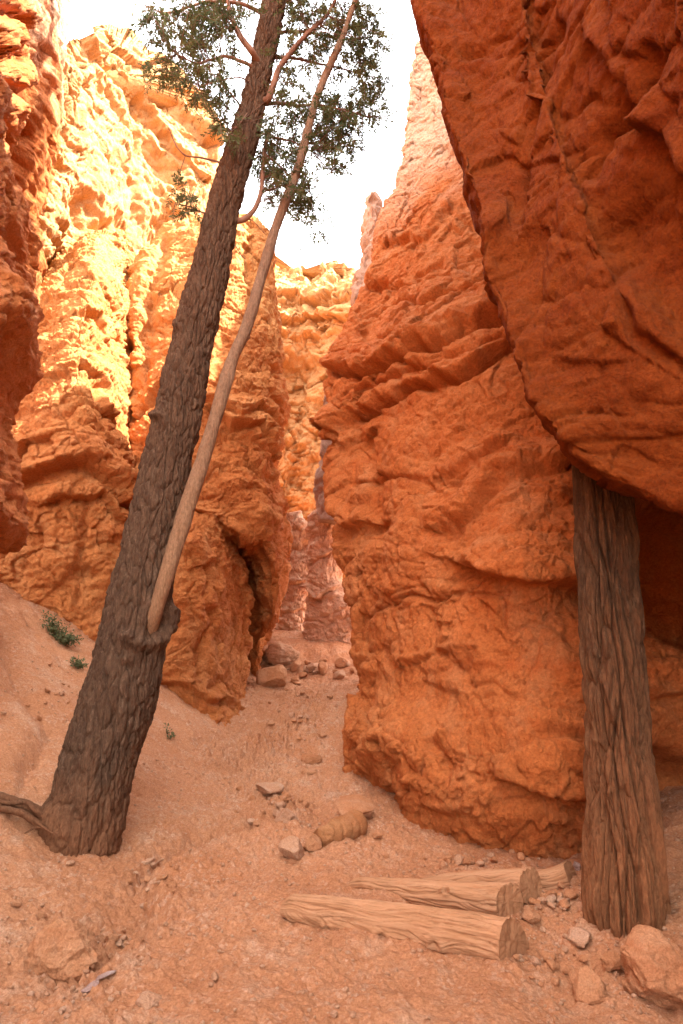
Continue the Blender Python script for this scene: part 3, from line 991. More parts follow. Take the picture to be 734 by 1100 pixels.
# far wall closing the canyon
S_FAR = dict(big=(0.3, 0.35), lump=[(0.9, 0.15)], strata=[(0.8, 0.16), (2.2, 0.08)], flute=[(0.9, 0.28)], facet=[(0.9, 0.32), (0.4, 0.15)], fine=(5, 0.07), warp=0.35)
far_rows = []
for py, jag in [(800, 0), (700, 0), (600, 0), (520, 0), (440, 0), (380, 0), (345, 0), (318, 0)]:
    far_rows.append([(215, py, 22.0), (262, py, 22.6), (295, py, 23.0), (318, py, 23.4), (340, py, 23.2), (362, py, 22.6), (385, py, 22.2), (420, py, 22.0)])
far_rows.append([(215, 262, 23.2), (262, 260, 23.6), (295, 272, 23.8), (318, 282, 24.0), (340, 284, 24.0), (362, 280, 23.6), (385, 292, 23.2), (420, 300, 23.0)])
far_feats = [('ledge', [(285, 312), (330, 322), (375, 318)], 0.4, 0.28), ('ledge', [(285, 335), (320, 345), (350, 338), (380, 345)], 0.4, 0.28),
             ('ledge', [(285, 355), (320, 362), (345, 355)], 0.3, 0.2), ('hollow', [(312, 390), (318, 395)], 0.6, 0.4),
             ('crack', [(300, 270), (306, 285)], 0.3, 0.5), ('crack', [(330, 268), (336, 292)], 0.25, 0.6), ('crack', [(368, 270), (364, 300)], 0.25, 0.6),
             ('crack', [(318, 400), (318, 480), (312, 540)], 0.3, 0.5), ('crack', [(345, 400), (335, 470), (335, 540)], 0.35, 0.3)]
far = rock('far_cliff', far_rows, 330, 560, S_FAR, M['gold'], far_feats, back_l=(-1, 4, 0), back_r=(1, 4, 0), seed=31,
           label="golden layered cliff closing the far end of the canyon", cat="cliff")

spire_rows = []
for py, l, r in [(560, 340, 440), (420, 352, 440), (340, 376, 436), (300, 379, 432), (270, 384, 426), (245, 387, 420), (228, 390, 414), (214, 394, 408), (206, 397, 404)]:
    m = (l + r) / 2
    spire_rows.append([(l, py, 15.0), (l + (m - l) * 0.5, py, 14.5), (m, py, 14.3), (r - (r - m) * 0.5, py, 14.5), (r, py, 15.0)])
S_SP = dict(big=(0.5, 0.14), lump=[(1.2, 0.16), (3.0, 0.06)], strata=[(1.2, 0.10)], facet=[(0.6, 0.06)], fine=(6, 0.04))
spire = rock('rock_spire', spire_rows, 110, 220, S_SP, M['spire'], (), back_l=(0.3, 1.6, 0), back_r=(-0.3, 1.6, 0), nb=12, seed=37,
             label="thin pale pink rock spire against the sky, beside the fin's shoulder", cat="rock")

S_PK = dict(big=(0.9, 0.12), lump=[(1.8, 0.10), (4.5, 0.05)], strata=[(1.6, 0.03)], facet=[(0.5, 0.12), (0.2, 0.05)], fine=(9, 0.04))


def column_rock(name, prof, Y, spec, mat, feats, seed, label, nu=150, nv=260, depth=0.7):
    rows = []
    for py, l, r in prof:
        m = (l + r) / 2
        w = (r - l)
        rows.append([(l, py, Y + depth * 0.5), (l + w * 0.2, py, Y + depth * 0.12), (m, py, Y), (r - w * 0.2, py, Y + depth * 0.12), (r, py, Y + depth * 0.5)])
    return rock(name, rows, nu, nv, spec, mat, feats, back_l=(0.1, depth, 0), back_r=(-0.1, depth, 0), nb=10, seed=seed, label=label)


column_rock('pale_pillar', [(790, 284, 352), (700, 290, 342), (660, 298, 332), (620, 298, 338), (590, 296, 337), (565, 292, 332), (550, 294, 322)], 16.5, S_PK, M['pink'],
            [('crack', [(300, 590), (330, 585)], 0.12, 0.2), ('ledge', [(304, 630), (330, 625)], 0.1, 0.14), ('ledge', [(304, 660), (326, 655)], 0.1, 0.14)], 41,
            "pale pink weathered pillar in the far gap, against the undercut pillar")
column_rock('pale_chimney', [(770, 318, 410), (710, 324, 404), (680, 326, 398), (655, 328, 388), (640, 329, 376), (628, 331, 366), (600, 328, 366), (575, 331, 364), (556, 336, 362), (546, 342, 358)], 15.2, S_PK, M['pink'],
            [('ledge', [(326, 632), (345, 640), (360, 628)], 0.12, 0.2), ('crack', [(330, 668), (350, 670), (375, 665)], 0.05, 0.08), ('ledge', [(328, 602), (350, 598)], 0.1, 0.12)], 43,
            "squat mauve pink rock blocking the far end of the path, against the fin")

# ------------------------------------------------------------------ stones and boulders
_ICO = {}


def ico(sub):
    if sub not in _ICO:
        bm = bmesh.new()
        bmesh.ops.create_icosphere(bm, subdivisions=sub, radius=1.0)
        V = np.array([v.co[:] for v in bm.verts])
        T = np.array([[v.index for v in f.verts] for f in bm.faces])
        bm.free()
        _ICO[sub] = (V, T)
    return _ICO[sub]


def stone_shape(sub, size, seed, rough=1.0, squash=0.75):
    V, T = ico(sub)
    r = np.random.RandomState(seed)
    P = V.copy()
    # cut by random planes, as broken rock is
    for k in range(11):
        n = r.normal(size=3)
        n /= np.linalg.norm(n)
        h = r.uniform(0.48, 0.85)
        s = P @ n
        P = P - np.outer(np.maximum(s - h, 0), n) * 0.93
    N = V
    d = 0.10 * fbm(V * 1.6 + seed, 3, seed % 50)
    if sub >= 4:
        d += 0.06 * facet(V, 0.5, seed % 40) + 0.03 * facet(V, 0.2, seed % 37) + 0.03 * fbm(V * 9, 3, 3)
    elif sub >= 3:
        d += 0.06 * facet(V, 0.55, seed % 40)
    P = P + N * d[:, None] * rough
    P = P * np.array([1, r.uniform(0.75, 1.0), squash]) * np.asarray(size)
    a = r.uniform(0, 6.28)
    c, s = math.cos(a), math.sin(a)
    if np.ndim(size) == 0:
        P = P @ np.array([[c, -s, 0], [s, c, 0], [0, 0, 1]]).T
    return P, T


def stone(name, px, py, w, mat, seed, label, cat="rock", sub=5, sink=0.35, squash=0.75, group=None, tilt=(0, 0, 0), rough=1.0, size=None, Y=None):
    """a loose rock whose foot is at a place of the photograph and that is w photograph pixels wide"""
    p = on_ground(px, py)
    t = (p[1] * CP + (p[2] - 1.6) * SP)
    R = w / 2 / FOC * t
    P, T = stone_shape(sub, R if size is None else np.array(size) * R, seed, rough, squash)
    if any(tilt):
        from mathutils import Euler
        P = P @ np.array(Euler([math.radians(v) for v in tilt]).to_matrix()).T
    P[:, 2] -= P[:, 2].min() * (1 - sink)
    ob = mesh(name, P + p, None, T, mat, origin=p)
    return tag(ob, label, cat, group)


stone('boulder', 712, 1075, 112, M['bould'], 101, "pale layered boulder at the bottom right corner, partly buried", sub=6, sink=0.3, squash=0.9, size=(1.0, 0.8, 0.85), rough=1.0)
stone('boulder', 632, 1068, 46, M['bould'], 102, "small orange boulder between the pale corner boulder and the gravel", sub=5, sink=0.45)
stone('boulder', 655, 1040, 30, M['bould'], 151, "low crumbly rock just behind the pale corner boulder", sub=5, sink=0.5)
stone('boulder', 74, 1048, 84, M['bould'], 103, "crumbling pinkish orange boulder half buried beside the gully", sub=6, sink=0.42, squash=0.9, rough=1.3)
stone('stone_shard', 98, 1066, 26, M['grey'], 104, "mauve grey shard leaning on the crumbling boulder", cat="stone", sub=4, sink=0.3, size=(1.0, 0.35, 0.6), tilt=(0, -30, 20))
stone('stone_shard', 113, 1050, 24, M['grey'], 105, "flat pale greyish shard lying in the gully behind the leaning shard", cat="stone", sub=4, sink=0.3, size=(1.0, 0.5, 0.3), tilt=(0, -15, 30))
stone('boulder', 292, 738, 36, M['bould'], 106, "orange boulder at the foot of the undercut hollow", sub=5, sink=0.2, squash=0.95)
stone('boulder', 298, 714, 46, M['paleb'], 107, "pale flat boulder wedged on top behind the orange boulder", sub=5, sink=0.1, squash=0.55, rough=1.6)
stone('stone', 272, 716, 14, M['grey'], 108, "small pale stone in the shadow of the undercut hollow", cat="stone", sub=4, sink=0.1)
stone('stone', 335, 820, 24, M['bould'], 109, "reddish stone lying in the middle of the path", cat="stone", sub=4, sink=0.3, squash=0.6)
stone('stone', 334, 830, 20, M['bould'], 110, "flat stone just below the reddish stone on the path", cat="stone", sub=4, sink=0.5, squash=0.5)
stone('boulder', 380, 876, 46, M['bould'], 111, "smooth flat rock under the foot of the fin, behind the banded stub", sub=5, sink=0.35, squash=0.6, rough=0.5)
stone('boulder', 315, 921, 32, M['paleb'], 112, "pale topped orange rock at the end of the banded stub", sub=5, sink=0.3, squash=0.85)
stone('stone', 336, 912, 26, M['bould'], 113, "broken brown rock between the pale topped rock and the banded stub", cat="stone", sub=4, sink=0.3)
stone('stone', 406, 901, 12, M['bould'], 114, "little stone by the round end of the banded stub", cat="stone", sub=4, sink=0.2)
stone('stone', 571, 991, 24, M['bould'], 115, "flat reddish stone lying against the ends of the log steps", cat="stone", sub=4, sink=0.25, squash=0.6)
stone('stone', 607, 978, 14, M['bould'], 116, "upright reddish stone in the rubble near the upright trunk", cat="stone", sub=4, sink=0.2, squash=1.0)
stone('stone', 597, 948, 11, M['bould'], 117, "small stone in front of the short log piece", cat="stone", sub=4, sink=0.2)
stone('boulder', 622, 1012, 34, M['paleb'], 118, "low pale rock in front of the upright trunk", sub=4, sink=0.55, squash=0.6)
stone('stone', 620, 935, 11, M['grey'], 119, "small greyish stone between the short log piece and the upright trunk", cat="stone", sub=4, sink=0.2, squash=1.0)
stone('stone', 565, 939, 14, M['bould'], 120, "pale stone resting behind the hindmost log", cat="stone", sub=4, sink=0.2, squash=0.9)
stone('stone', 535, 937, 14, M['bould'], 121, "flat stone lying at the foot of the fin behind the logs", cat="stone", sub=4, sink=0.3, squash=0.6)
stone('stone', 16, 974, 14, M['bould'], 122, "small stone on the bank at the left edge, below the roots", cat="stone", sub=4, sink=0.3)
stone('stone', 45, 986, 13, M['bould'], 123, "red stone uphill of the crumbling boulder", cat="stone", sub=4, sink=0.3)
stone('stone', 75, 928, 11, M['paleb'], 124, "pale flat stone in front of the leaning tree's base", cat="stone", sub=4, sink=0.3, squash=0.5)
stone('stone', 160, 923, 20, M['paleb'], 125, "pale flush stone in the path right of the leaning tree", cat="stone", sub=4, sink=0.75, squash=0.4)
stone('stone', 158, 1079, 38, M['paleb'], 126, "flat pale stone sunk in the path near the bottom edge", cat="stone", sub=4, sink=0.66, squash=0.4)
stone('stone', 290, 850, 38, M['paleb'], 127, "pale flush rock in the path above the rubble", cat="stone", sub=4, sink=0.8, squash=0.45)
stone('stone', 308, 880, 34, M['paleb'], 128, "pinkish rock flush in the rubble behind the pale topped rock", cat="stone", sub=5, sink=0.6, squash=0.6)
stone('stone', 231, 1054, 14, M['paleb'], 129, "lone pale stone in the middle of the smooth dirt", cat="stone", sub=4, sink=0.35, squash=0.7)
stone('stone', 359, 1092, 11, M['paleb'], 130, "small lone stone at the bottom edge of the smooth dirt", cat="stone", sub=4, sink=0.3)

RUB = []


def scatter_stones(cx, cy, rx, ry, n, smin, smax, label, group, seed0, name='rubble_stone'):
    r = np.random.RandomState(seed0)
    protos = []
    for k in range(6):
        P, T = stone_shape(3, 1.0, seed0 + k, 1.0, r.uniform(0.6, 0.9))
        me = raw_mesh(name, P, None, T)
        me.materials.append(M['paleb'] if k % 3 == 0 else M['bould'])
        protos.append(me)
    for k in range(n):
        a, q = r.uniform(0, 6.28), min(1.8, abs(r.normal()) * 0.75)
        px, py = cx + rx * q * math.cos(a), cy + ry * q * math.sin(a)
        p = on_ground(px, py)
        t = p[1] * CP + (p[2] - 1.6) * SP
        s = 1.35 * (smin + (smax - smin) * r.rand() ** 1.5) / 2 / FOC * t
        o = bpy.data.objects.new(name, protos[k % 6])
        COL.objects.link(o)
        o.location = p + np.array([0, 0, s * 0.42])
        o.scale = (s, s * r.uniform(0.75, 1.1), s * r.uniform(0.7, 1.1))
        o.rotation_euler = (r.uniform(-.4, .4), r.uniform(-.4, .4), r.uniform(0, 6.28))
        tag(o, label, "stone", group)


scatter_stones(590, 968, 28, 24, 48, 4, 12, "small broken stone in the rubble between the log ends and the upright trunk", "rubble stones by the log ends", 300)
scatter_stones(592, 1040, 26, 22, 34, 3.5, 11, "small stone in the gravel patch in front of the log ends", "gravel patch stones", 320)
scatter_stones(175, 945, 28, 24, 24, 3.5, 10, "small clod in the gully right of the leaning tree", "clods in the gully", 340)
scatter_stones(135, 1015, 24, 26, 28, 3.5, 11, "small red stone in the gully above the crumbling boulder", "stones by the crumbling boulder", 360)
scatter_stones(300, 865, 36, 28, 34, 3.5, 10, "small stone in the rubble above the banded stub", "stones above the banded stub", 380)
scatter_stones(315, 775, 40, 34, 22, 3, 8, "small stone on the upper path towards the gap", "stones on the upper path", 400)


scatter_stones(345, 722, 34, 9, 30, 4, 15, "small rock in the talus at the far end of the path", "talus in the far gap", 420)
scatter_stones(495, 926, 62, 7, 36, 3, 11, "small rock fallen along the foot of the fin behind the logs", "rocks along the foot of the fin", 440)
scatter_stones(70, 745, 40, 30, 18, 3, 7, "small clod on the bare bank behind the leaning tree", "clods on the bank", 460)


def gravel():
    V0, T0 = ico(1)
    r = np.random.RandomState(77)
    n = 16000
    px = r.uniform(-10, 744, n * 2)
    py = 1105 - 380 * r.rand(n * 2) ** 1.4
    Pall, Tall, off = [], [], 0
    # place on the ground by world sampling: wedge in front of the camera
    Yv = 3.3 + 9.5 * r.rand(n) ** 1.5
    Xv = r.uniform(-0.56, 0.56, n) * Yv
    dens = fbm(np.stack([Xv, Yv, np.zeros(n)], 1) * 0.9, 3, 15)
    keep = (dens + r.uniform(-0.5, 0.5, n)) > 0.0
    Xv, Yv = Xv[keep], Yv[keep]
    Z = ground_z(Xv, Yv)
    for x, y, z in zip(Xv, Yv, Z):
        s = 0.004 + 0.016 * r.rand() ** 3.5
        A = V0 * (s * (0.7 + 0.6 * r.rand(len(V0), 1))) * np.array([1, r.uniform(.6, 1), r.uniform(.45, .9)])
        a = r.uniform(0, 6.28)
        c, sn = math.cos(a), math.sin(a)
        A = A @ np.array([[c, -sn, 0], [sn, c, 0], [0, 0, 1]])
        Pall.append(A + [x, y, z + s * 0.2])
        Tall.append(T0 + off)
        off += len(V0)
    o = mesh('gravel', np.concatenate(Pall), None, np.concatenate(Tall), M['paleb'], smooth=False)
    tag(o, "fine orange gravel strewn over the dirt of the path", "gravel", kind='stuff')


gravel()


# ------------------------------------------------------------------ logs
def tube_frame(C):
    T = np.gradient(C, axis=0)
    T /= np.linalg.norm(T, axis=1, keepdims=True)
    ref = np.array([0.13, -0.31, 0.2])
    ref = ref / np.linalg.norm(ref)
    U = []
    u = np.cross(T[0], [0, 1, 0.01])
    if np.linalg.norm(u) < 1e-3:
        u = np.cross(T[0], [1, 0, 0])
    u /= np.linalg.norm(u)
    for t in T:
        u = u - t * (u @ t)
        u /= np.linalg.norm(u)
        U.append(u.copy())
    U = np.array(U)
    return T, U, np.cross(T, U)


def tube(name, C, r, nu, mat, parent=None, origin=None, fn=None, caps=True, smooth=True):
    C = np.asarray(C, float)
    r = np.asarray(r, float)
    T, U, B = tube_frame(C)
    th = np.linspace(0, 2 * np.pi, nu, endpoint=False)
    D = U[:, None] * np.cos(th)[None, :, None] + B[:, None] * np.sin(th)[None, :, None]
    P = C[:, None] + D * r[:, None, None]
    P = P.reshape(-1, 3)
    if fn is not None:
        P = P + D.reshape(-1, 3) * fn(P, D.reshape(-1, 3))[:, None]
    n = len(C)
    q = grid_faces(n, nu, True)
    tr = None
    if caps:
        b = len(P)
        P = np.concatenate([P, [C[0], C[-1]]])
        a = np.arange(nu)
        tr = np.concatenate([np.stack([np.full(nu, b), np.roll(a, -1), a], 1), np.stack([np.full(nu, b + 1), a + (n - 1) * nu, np.roll(a, -1) + (n - 1) * nu], 1)])
    return mesh(name, P, q, tr, mat, parent=parent, origin=origin, smooth=smooth)


def poly3(pts, n):
    p = np.array([at(*q) for q in pts])
    return spline(p, even(p, n))


def make_log(name, A, B, ha, hb, wa, wb, label, seed, wedge=0.3, knots=(), flat=0.0):
    """half buried step log from its thin end A to its cut thick end B; section rounded at the top, flat towards the viewer"""
    A, B = np.array(A, float), np.array(B, float)
    L = np.linalg.norm(B - A)
    ax = (B - A) / L
    side = np.cross(ax, [0, 0, 1])
    side /= np.linalg.norm(side)            # towards the viewer
    up = np.cross(side, ax)
    n, nu = int(260 * QUAL), 150
    s = np.linspace(0, 1, n)
    th = np.linspace(0, 2 * np.pi, nu, endpoint=False)
    ex = 0.8
    cx, cz = np.sign(np.cos(th)) * np.abs(np.cos(th)) ** ex, np.sign(np.sin(th)) * np.abs(np.sin(th)) ** ex
    h = ha + (hb - ha) * s ** 0.42
    w = wa + (wb - wa) * s ** 0.42
    h = h * np.clip((s + 0.02) / 0.06, 0.25, 1) ** 0.5
    bend = 0.02 * np.sin(s * 5 + seed)
    S = s[:, None]
    Pw = w[:, None] * (cx[None] * (1 - wedge * 0.5 * (cz[None] + 1)) + wedge * 0.4 * (cz[None] + 1))
    Pz = h[:, None] * cz[None] * (1 - flat * 0.0)
    P = A + ax * (S[..., None] * L) + side * (Pw + bend[:, None])[..., None] + up * Pz[..., None]
    N = (side * cx[None, :, None] + up * cz[None, :, None]) + np.zeros((n, 1, 1))
    N /= np.linalg.norm(N, axis=-1, keepdims=True)
    # weathered grain: long wavy furrows that part round the knots
    u = np.broadcast_to(th[None] / 6.283 * 2 * (w + h)[:, None] * 1.6, (n, nu))
    l = np.broadcast_to(S * L, (n, nu))
    for ks, kth, kr in knots:
        du = (th[None] - kth)
        dl = (S - ks) * L
        dd = np.hypot(du * 0.12, dl)
        u = u + np.sign(du) * kr * np.exp(-(dd / (kr * 2.2)) ** 2)
    Q = np.stack([u.ravel() * 17, l.ravel() * 1.1, np.full(n * nu, seed * 3.1)], 1)
    wv = fbm(np.stack([u.ravel() * 3, l.ravel() * 3.2, np.zeros(n * nu)], 1), 2, seed)
    Q[:, 0] += wv * 0.8
    f = np.abs(perlin(Q, seed))
    Q2 = Q * np.array([2.6, 2.0, 1])
    f2 = np.abs(perlin(Q2, seed + 1))
    d = -0.016 * np.exp(-f / 0.08) - 0.008 * np.exp(-f2 / 0.14) + 0.012 * fbm(P.reshape(-1, 3) * 5, 3, seed)
    d = d.reshape(n, nu)
    for ks, kth, kr in knots:
        dd = np.hypot((th[None] - kth) * 0.12, (S - ks) * L)
        d = d - 0.02 * np.exp(-(dd / (kr * 0.55)) ** 2) + 0.012 * np.exp(-((dd - kr) / (kr * 0.5)) ** 2)
    P = P + N * d[..., None]
    cutf = np.clip((s - 0.86) / 0.14, 0, 1) ** 2
    P = P - ax * (0.55 * cutf[:, None] * Pw)[..., None]
    end = P[-1].copy()
    root = empty(name, (A + B) / 2 - np.array([0, 0, max(ha, hb)]))
    tag(root, label, "log")
    wm = wood_mat('weathered_wood', (0.34, 0.162, 0.076), (0.40, 0.21, 0.11), (0.17, 0.072, 0.03), ax)
    V = np.concatenate([P.reshape(-1, 3), [P[0].mean(0)]])
    a = np.arange(nu)
    mesh('log_body', V, grid_faces(n, nu, True), np.stack([np.full(nu, n * nu), np.roll(a, -1), a], 1), wm, parent=root)
    # sawn end: concentric rings of vertices with saw marks and checks
    rings = 14
    c = end.mean(0)
    ep = []
    for k in range(rings + 1):
        f = 1 - k / rings
        ep.append(c + (end - c) * f)
    ep = np.array(ep)
    fl = ep.reshape(-1, 3)
    dz = 0.004 * fbm(fl * 40, 2, seed) - 0.010 * np.exp(-np.abs(perlin(fl * np.array([14, 14, 2]), seed + 4)) / 0.05)
    dz[:nu] = 0
    fl = fl + ax * dz[:, None]
    mesh('cut_end', fl, grid_faces(rings + 1, nu, True), None, M['cut'], parent=root)
    return root


M['cut'] = plain_mat('sawn_wood_end', (0.36, 0.175, 0.085), (0.27, 0.12, 0.055), 26, 0.9)


def gp(x, y, dz):
    return (x, y, gz(x, y) + dz)


def gpx(px, py, dz):
    p = on_ground(px, py)
    return (p[0], p[1], p[2] + dz)


make_log('log_step', gpx(308, 974, 0.0), gpx(556, 1026, 0.085), 0.055, 0.135, 0.10, 0.17, "weathered log nearest the viewer, knotted face and wedge shaped sawn end", 2, wedge=0.5,
         knots=((0.46, 5.8, 0.05), (0.68, 5.9, 0.045), (0.22, 5.7, 0.03)))
make_log('log_step', gpx(376, 950, -0.01), gpx(549, 983, 0.085), 0.04, 0.105, 0.07, 0.12, "middle weathered log of the steps, rounded sawn end, dirt heaped behind the front log", 5, wedge=0.2,
         knots=((0.66, 0.6, 0.03),))
make_log('log_step', gpx(450, 949, -0.02), gpx(572, 968, 0.10), 0.05, 0.115, 0.08, 0.11, "hindmost squared log of the steps with a flat top", 8, wedge=0.08)
make_log('log_step', gpx(570, 948, -0.02), gpx(613, 945, 0.04), 0.08, 0.085, 0.09, 0.09, "short smooth log piece between the steps and the upright trunk", 11, wedge=0.1)


def banded_stub():
    a, b = on_ground(343, 908), on_ground(391, 892)
    a = a + np.array([0, 0, 0.05])
    b = b + np.array([0, 0, 0.075])
    n = 90
    s = np.linspace(0, 1, n)
    C = a + (b - a) * s[:, None]
    r = 0.085 + 0.045 * s
    r *= np.sqrt(np.clip(1 - ((s - 0.78) / 0.22).clip(0) ** 2.4, 0.01, 1))

    def fn(P, D):
        q = (P - a) @ ((b - a) / np.linalg.norm(b - a) ** 2)
        band = -0.020 * np.exp(-np.abs(np.sin(q * 17 + fbm(P * 5, 2, 3) * 1.6)) / 0.16)
        return band + 0.012 * fbm(P * 7, 4, 6) + 0.02 * (q < 0.35) * fbm(P * 16, 3, 9)
    o = tube('log_stub', C, r, 70, M['stub'], origin=(a + b) / 2 - [0, 0, 0.1], fn=fn)
    tag(o, "short stub with a rounded end and bands across it, lying in the rubble", "log")


M['stub'] = rock_mat('banded_stub_wood', (0.32, 0.13, 0.05), (0.36, 0.165, 0.07), (0.42, 0.22, 0.115), (0.26, 0.09, 0.032), s=3.5)
banded_stub()


# ------------------------------------------------------------------ trees
def bark_fn(fx, fz, depth, seed, feats=(), flare=None, C0=None):
    def fn(P, D):
        W = P + 0.014 * np.stack([fbm(P * np.array([3, 3, 1.5]), 2, seed + 1), fbm(P * np.array([3, 3, 1.5]), 2, seed + 2), np.zeros(len(P))], 1)
        q = W * np.array([fx, fx, fz])
        q = q + 0.10 * np.stack([fbm(q * 0.7, 2, seed + 31), fbm(q * 0.7, 2, seed + 33), fbm(q * 0.7, 2, seed + 35)], 1)
        F1, F2, ID, V = worley(q, seed)
        e1 = np.exp(-(F2 - F1) / 0.10)
        G1, G2, ID2, V2 = worley(q * np.array([1.9, 1.9, 2.3]), seed + 5)
        e2 = np.exp(-(G2 - G1) / 0.12)
        d = -depth * (0.85 * e1 + 0.36 * e2) + depth * 0.35 * (RND[ID] - 0.5) + depth * 0.2 * (RND[ID2] - 0.5)
        d += depth * 0.30 * fbm(W * np.array([fx * 2.2, fx * 2.2, fz * 3]), 3, seed + 11)
        d += 0.02 * fbm(P * 1.6, 2, seed + 14)
        if feats:
            px, py, t = proj(P)
            fc = ((CAM - P) * D).sum(1) / np.linalg.norm(CAM - P, axis=1)
            w8 = np.clip((fc + 0.3) * 3, 0, 1)
            for poly, w, a in feats:
                ds, _ = seg_dist(px + 3 * perlin(P * 9, 3), py + 3 * perlin(P * 9, 4), poly)
                d = d + a * np.exp(-(ds * t / FOC / w) ** 2) * w8
        return d
    return fn


def radii(pts, widths, n, C):
    """radius from the horizontal width in photograph pixels at each polyline point"""
    p = np.array([at(*q) for q in pts])
    ts = even(p, n)
    T = np.gradient(np.array([[q[0], q[1]] for q in pts], float), axis=0)
    lean = np.abs(T[:, 1]) / np.linalg.norm(T, axis=1)
    tt = (p[:, 1] * CP + (p[:, 2] - 1.6) * SP)
    r = np.array(widths) / 2 * lean / FOC * tt
    return np.interp(ts, np.arange(len(pts)), r)


# --- leaning fir
LT = [(72, 960, 6.02), (86, 893, 6.02), (96, 860, 6.03), (108, 811, 6.05), (130, 745, 6.1), (149.5, 647, 6.18), (173, 527, 6.3), (191, 446, 6.38), (213, 345, 6.5), (229, 275, 6.6), (241, 220, 6.67),
      (255, 174, 6.75), (272, 111, 6.85), (283, 63, 6.92), (295, 0, 7.0), (312, -110, 7.2), (330, -240, 7.4), (345, -360, 7.6)]
LTW = [96, 88, 86, 83, 81, 70, 56, 53, 46, 41, 38, 35, 28, 26.5, 26, 22, 17, 9]
lt = empty('fir_tree', on_ground(88, 900))
tag(lt, "large dark barked fir leaning right, a bare tan stem rising from its trunk", "tree")
nL = int(1500 * QUAL)
C = spline(np.array([at(*q) for q in LT]), even(np.array([at(*q) for q in LT]), nL))
R = radii(LT, LTW, nL, C)
lt_feats = [
    ([(136, 684), (150, 694), (166, 690), (180, 672), (184, 655)], 0.05, 0.085),
    ([(150, 692), (154, 672), (160, 648)], 0.03, 0.05),      # healed collar under the stem
    ([(164, 668), (172, 645), (180, 615)], 0.05, -0.05),
    ([(158, 640), (160, 668)], 0.03, 0.03),
    ([(139, 716), (143, 717)], 0.035, -0.05),
    ([(133, 708), (150, 706)], 0.03, 0.02),
    ([(165, 445), (172, 447)], 0.045, 0.05),
    ([(190, 423), (194, 424)], 0.03, 0.02),
    ([(176, 518), (174, 524)], 0.02, 0.02),
    ([(50, 880), (66, 900)], 0.12, 0.05),
    ([(120, 910), (128, 890)], 0.08, 0.03),
    ([(190, 346), (192, 350)], 0.03, 0.03),
]
tube('trunk', C, R, int(300 * QUAL), M['bark'], parent=lt, fn=bark_fn(15.0, 3.6, 0.036, 3, lt_feats))

DS = [(158, 700, 6.10), (161, 684, 6.02), (166, 662, 5.93), (175, 630, 5.92), (191, 578, 6.02), (208, 525, 6.13), (226, 467, 6.25), (243, 409, 6.37), (252, 380, 6.43), (265, 351, 6.48), (285, 283, 6.6), (300, 234, 6.68),
      (320, 182, 6.76), (341, 103, 6.88), (365, 47, 6.96), (380, 6, 7.02), (388, -20, 7.05)]
DSW = [10, 13, 17, 20, 20.5, 19, 18, 16.5, 15.5, 14, 12.5, 12, 11, 9.5, 8, 6.5, 3]
nD = int(700 * QUAL)
pD = np.array([at(*q) for q in DS])
CD = spline(pD, even(pD, nD))
RD = radii(DS, DSW, nD, CD) * 0.9


def stem_fn(P, D):
    d = 0.006 * fbm(P * np.array([9, 9, 2.0]), 3, 5) + 0.0025 * fbm(P * np.array([50, 50, 6]), 3, 7)
    F1, F2, ID, V = worley(P * np.array([7, 7, 4.5]), 8)
    d += 0.014 * np.exp(-(F1 / 0.16) ** 2) * (RND[ID] > 0.4)
    d -= 0.006 * np.exp(-np.abs(perlin(P * np.array([16, 16, 1.6]), 9)) / 0.05)
    return d + 0.010 * fbm(P * 2.3, 2, 15)


M['stem'] = bark_mat('bare_stem_wood', (0.22, 0.13, 0.08), (0.26, 0.16, 0.10), (0.16, 0.10, 0.068), (0.28, 0.145, 0.07), (2.0, 5.5), 1.2)
ds = tube('stem', CD, RD, 60, M['stem'], parent=lt, fn=stem_fn)
ds["label"] = "smooth bare tan stem rising from the healed scar"


def branch(parent, pts, r0, r1, name='branch', mat=None, n=60, nu=10, label=None):
    C = poly3(pts, n)
    C = C + 0.012 * np.stack([fbm(C * 3, 2, 1), fbm(C * 3, 2, 2), fbm(C * 3, 2, 3)], 1)
    s = np.linspace(0, 1, n)
    o = tube(name, C, r0 + (r1 - r0) * s ** 0.8, nu, mat or M['branch'], parent=parent, fn=lambda P, D: 0.004 * fbm(P * 22, 2, 4))
    return C


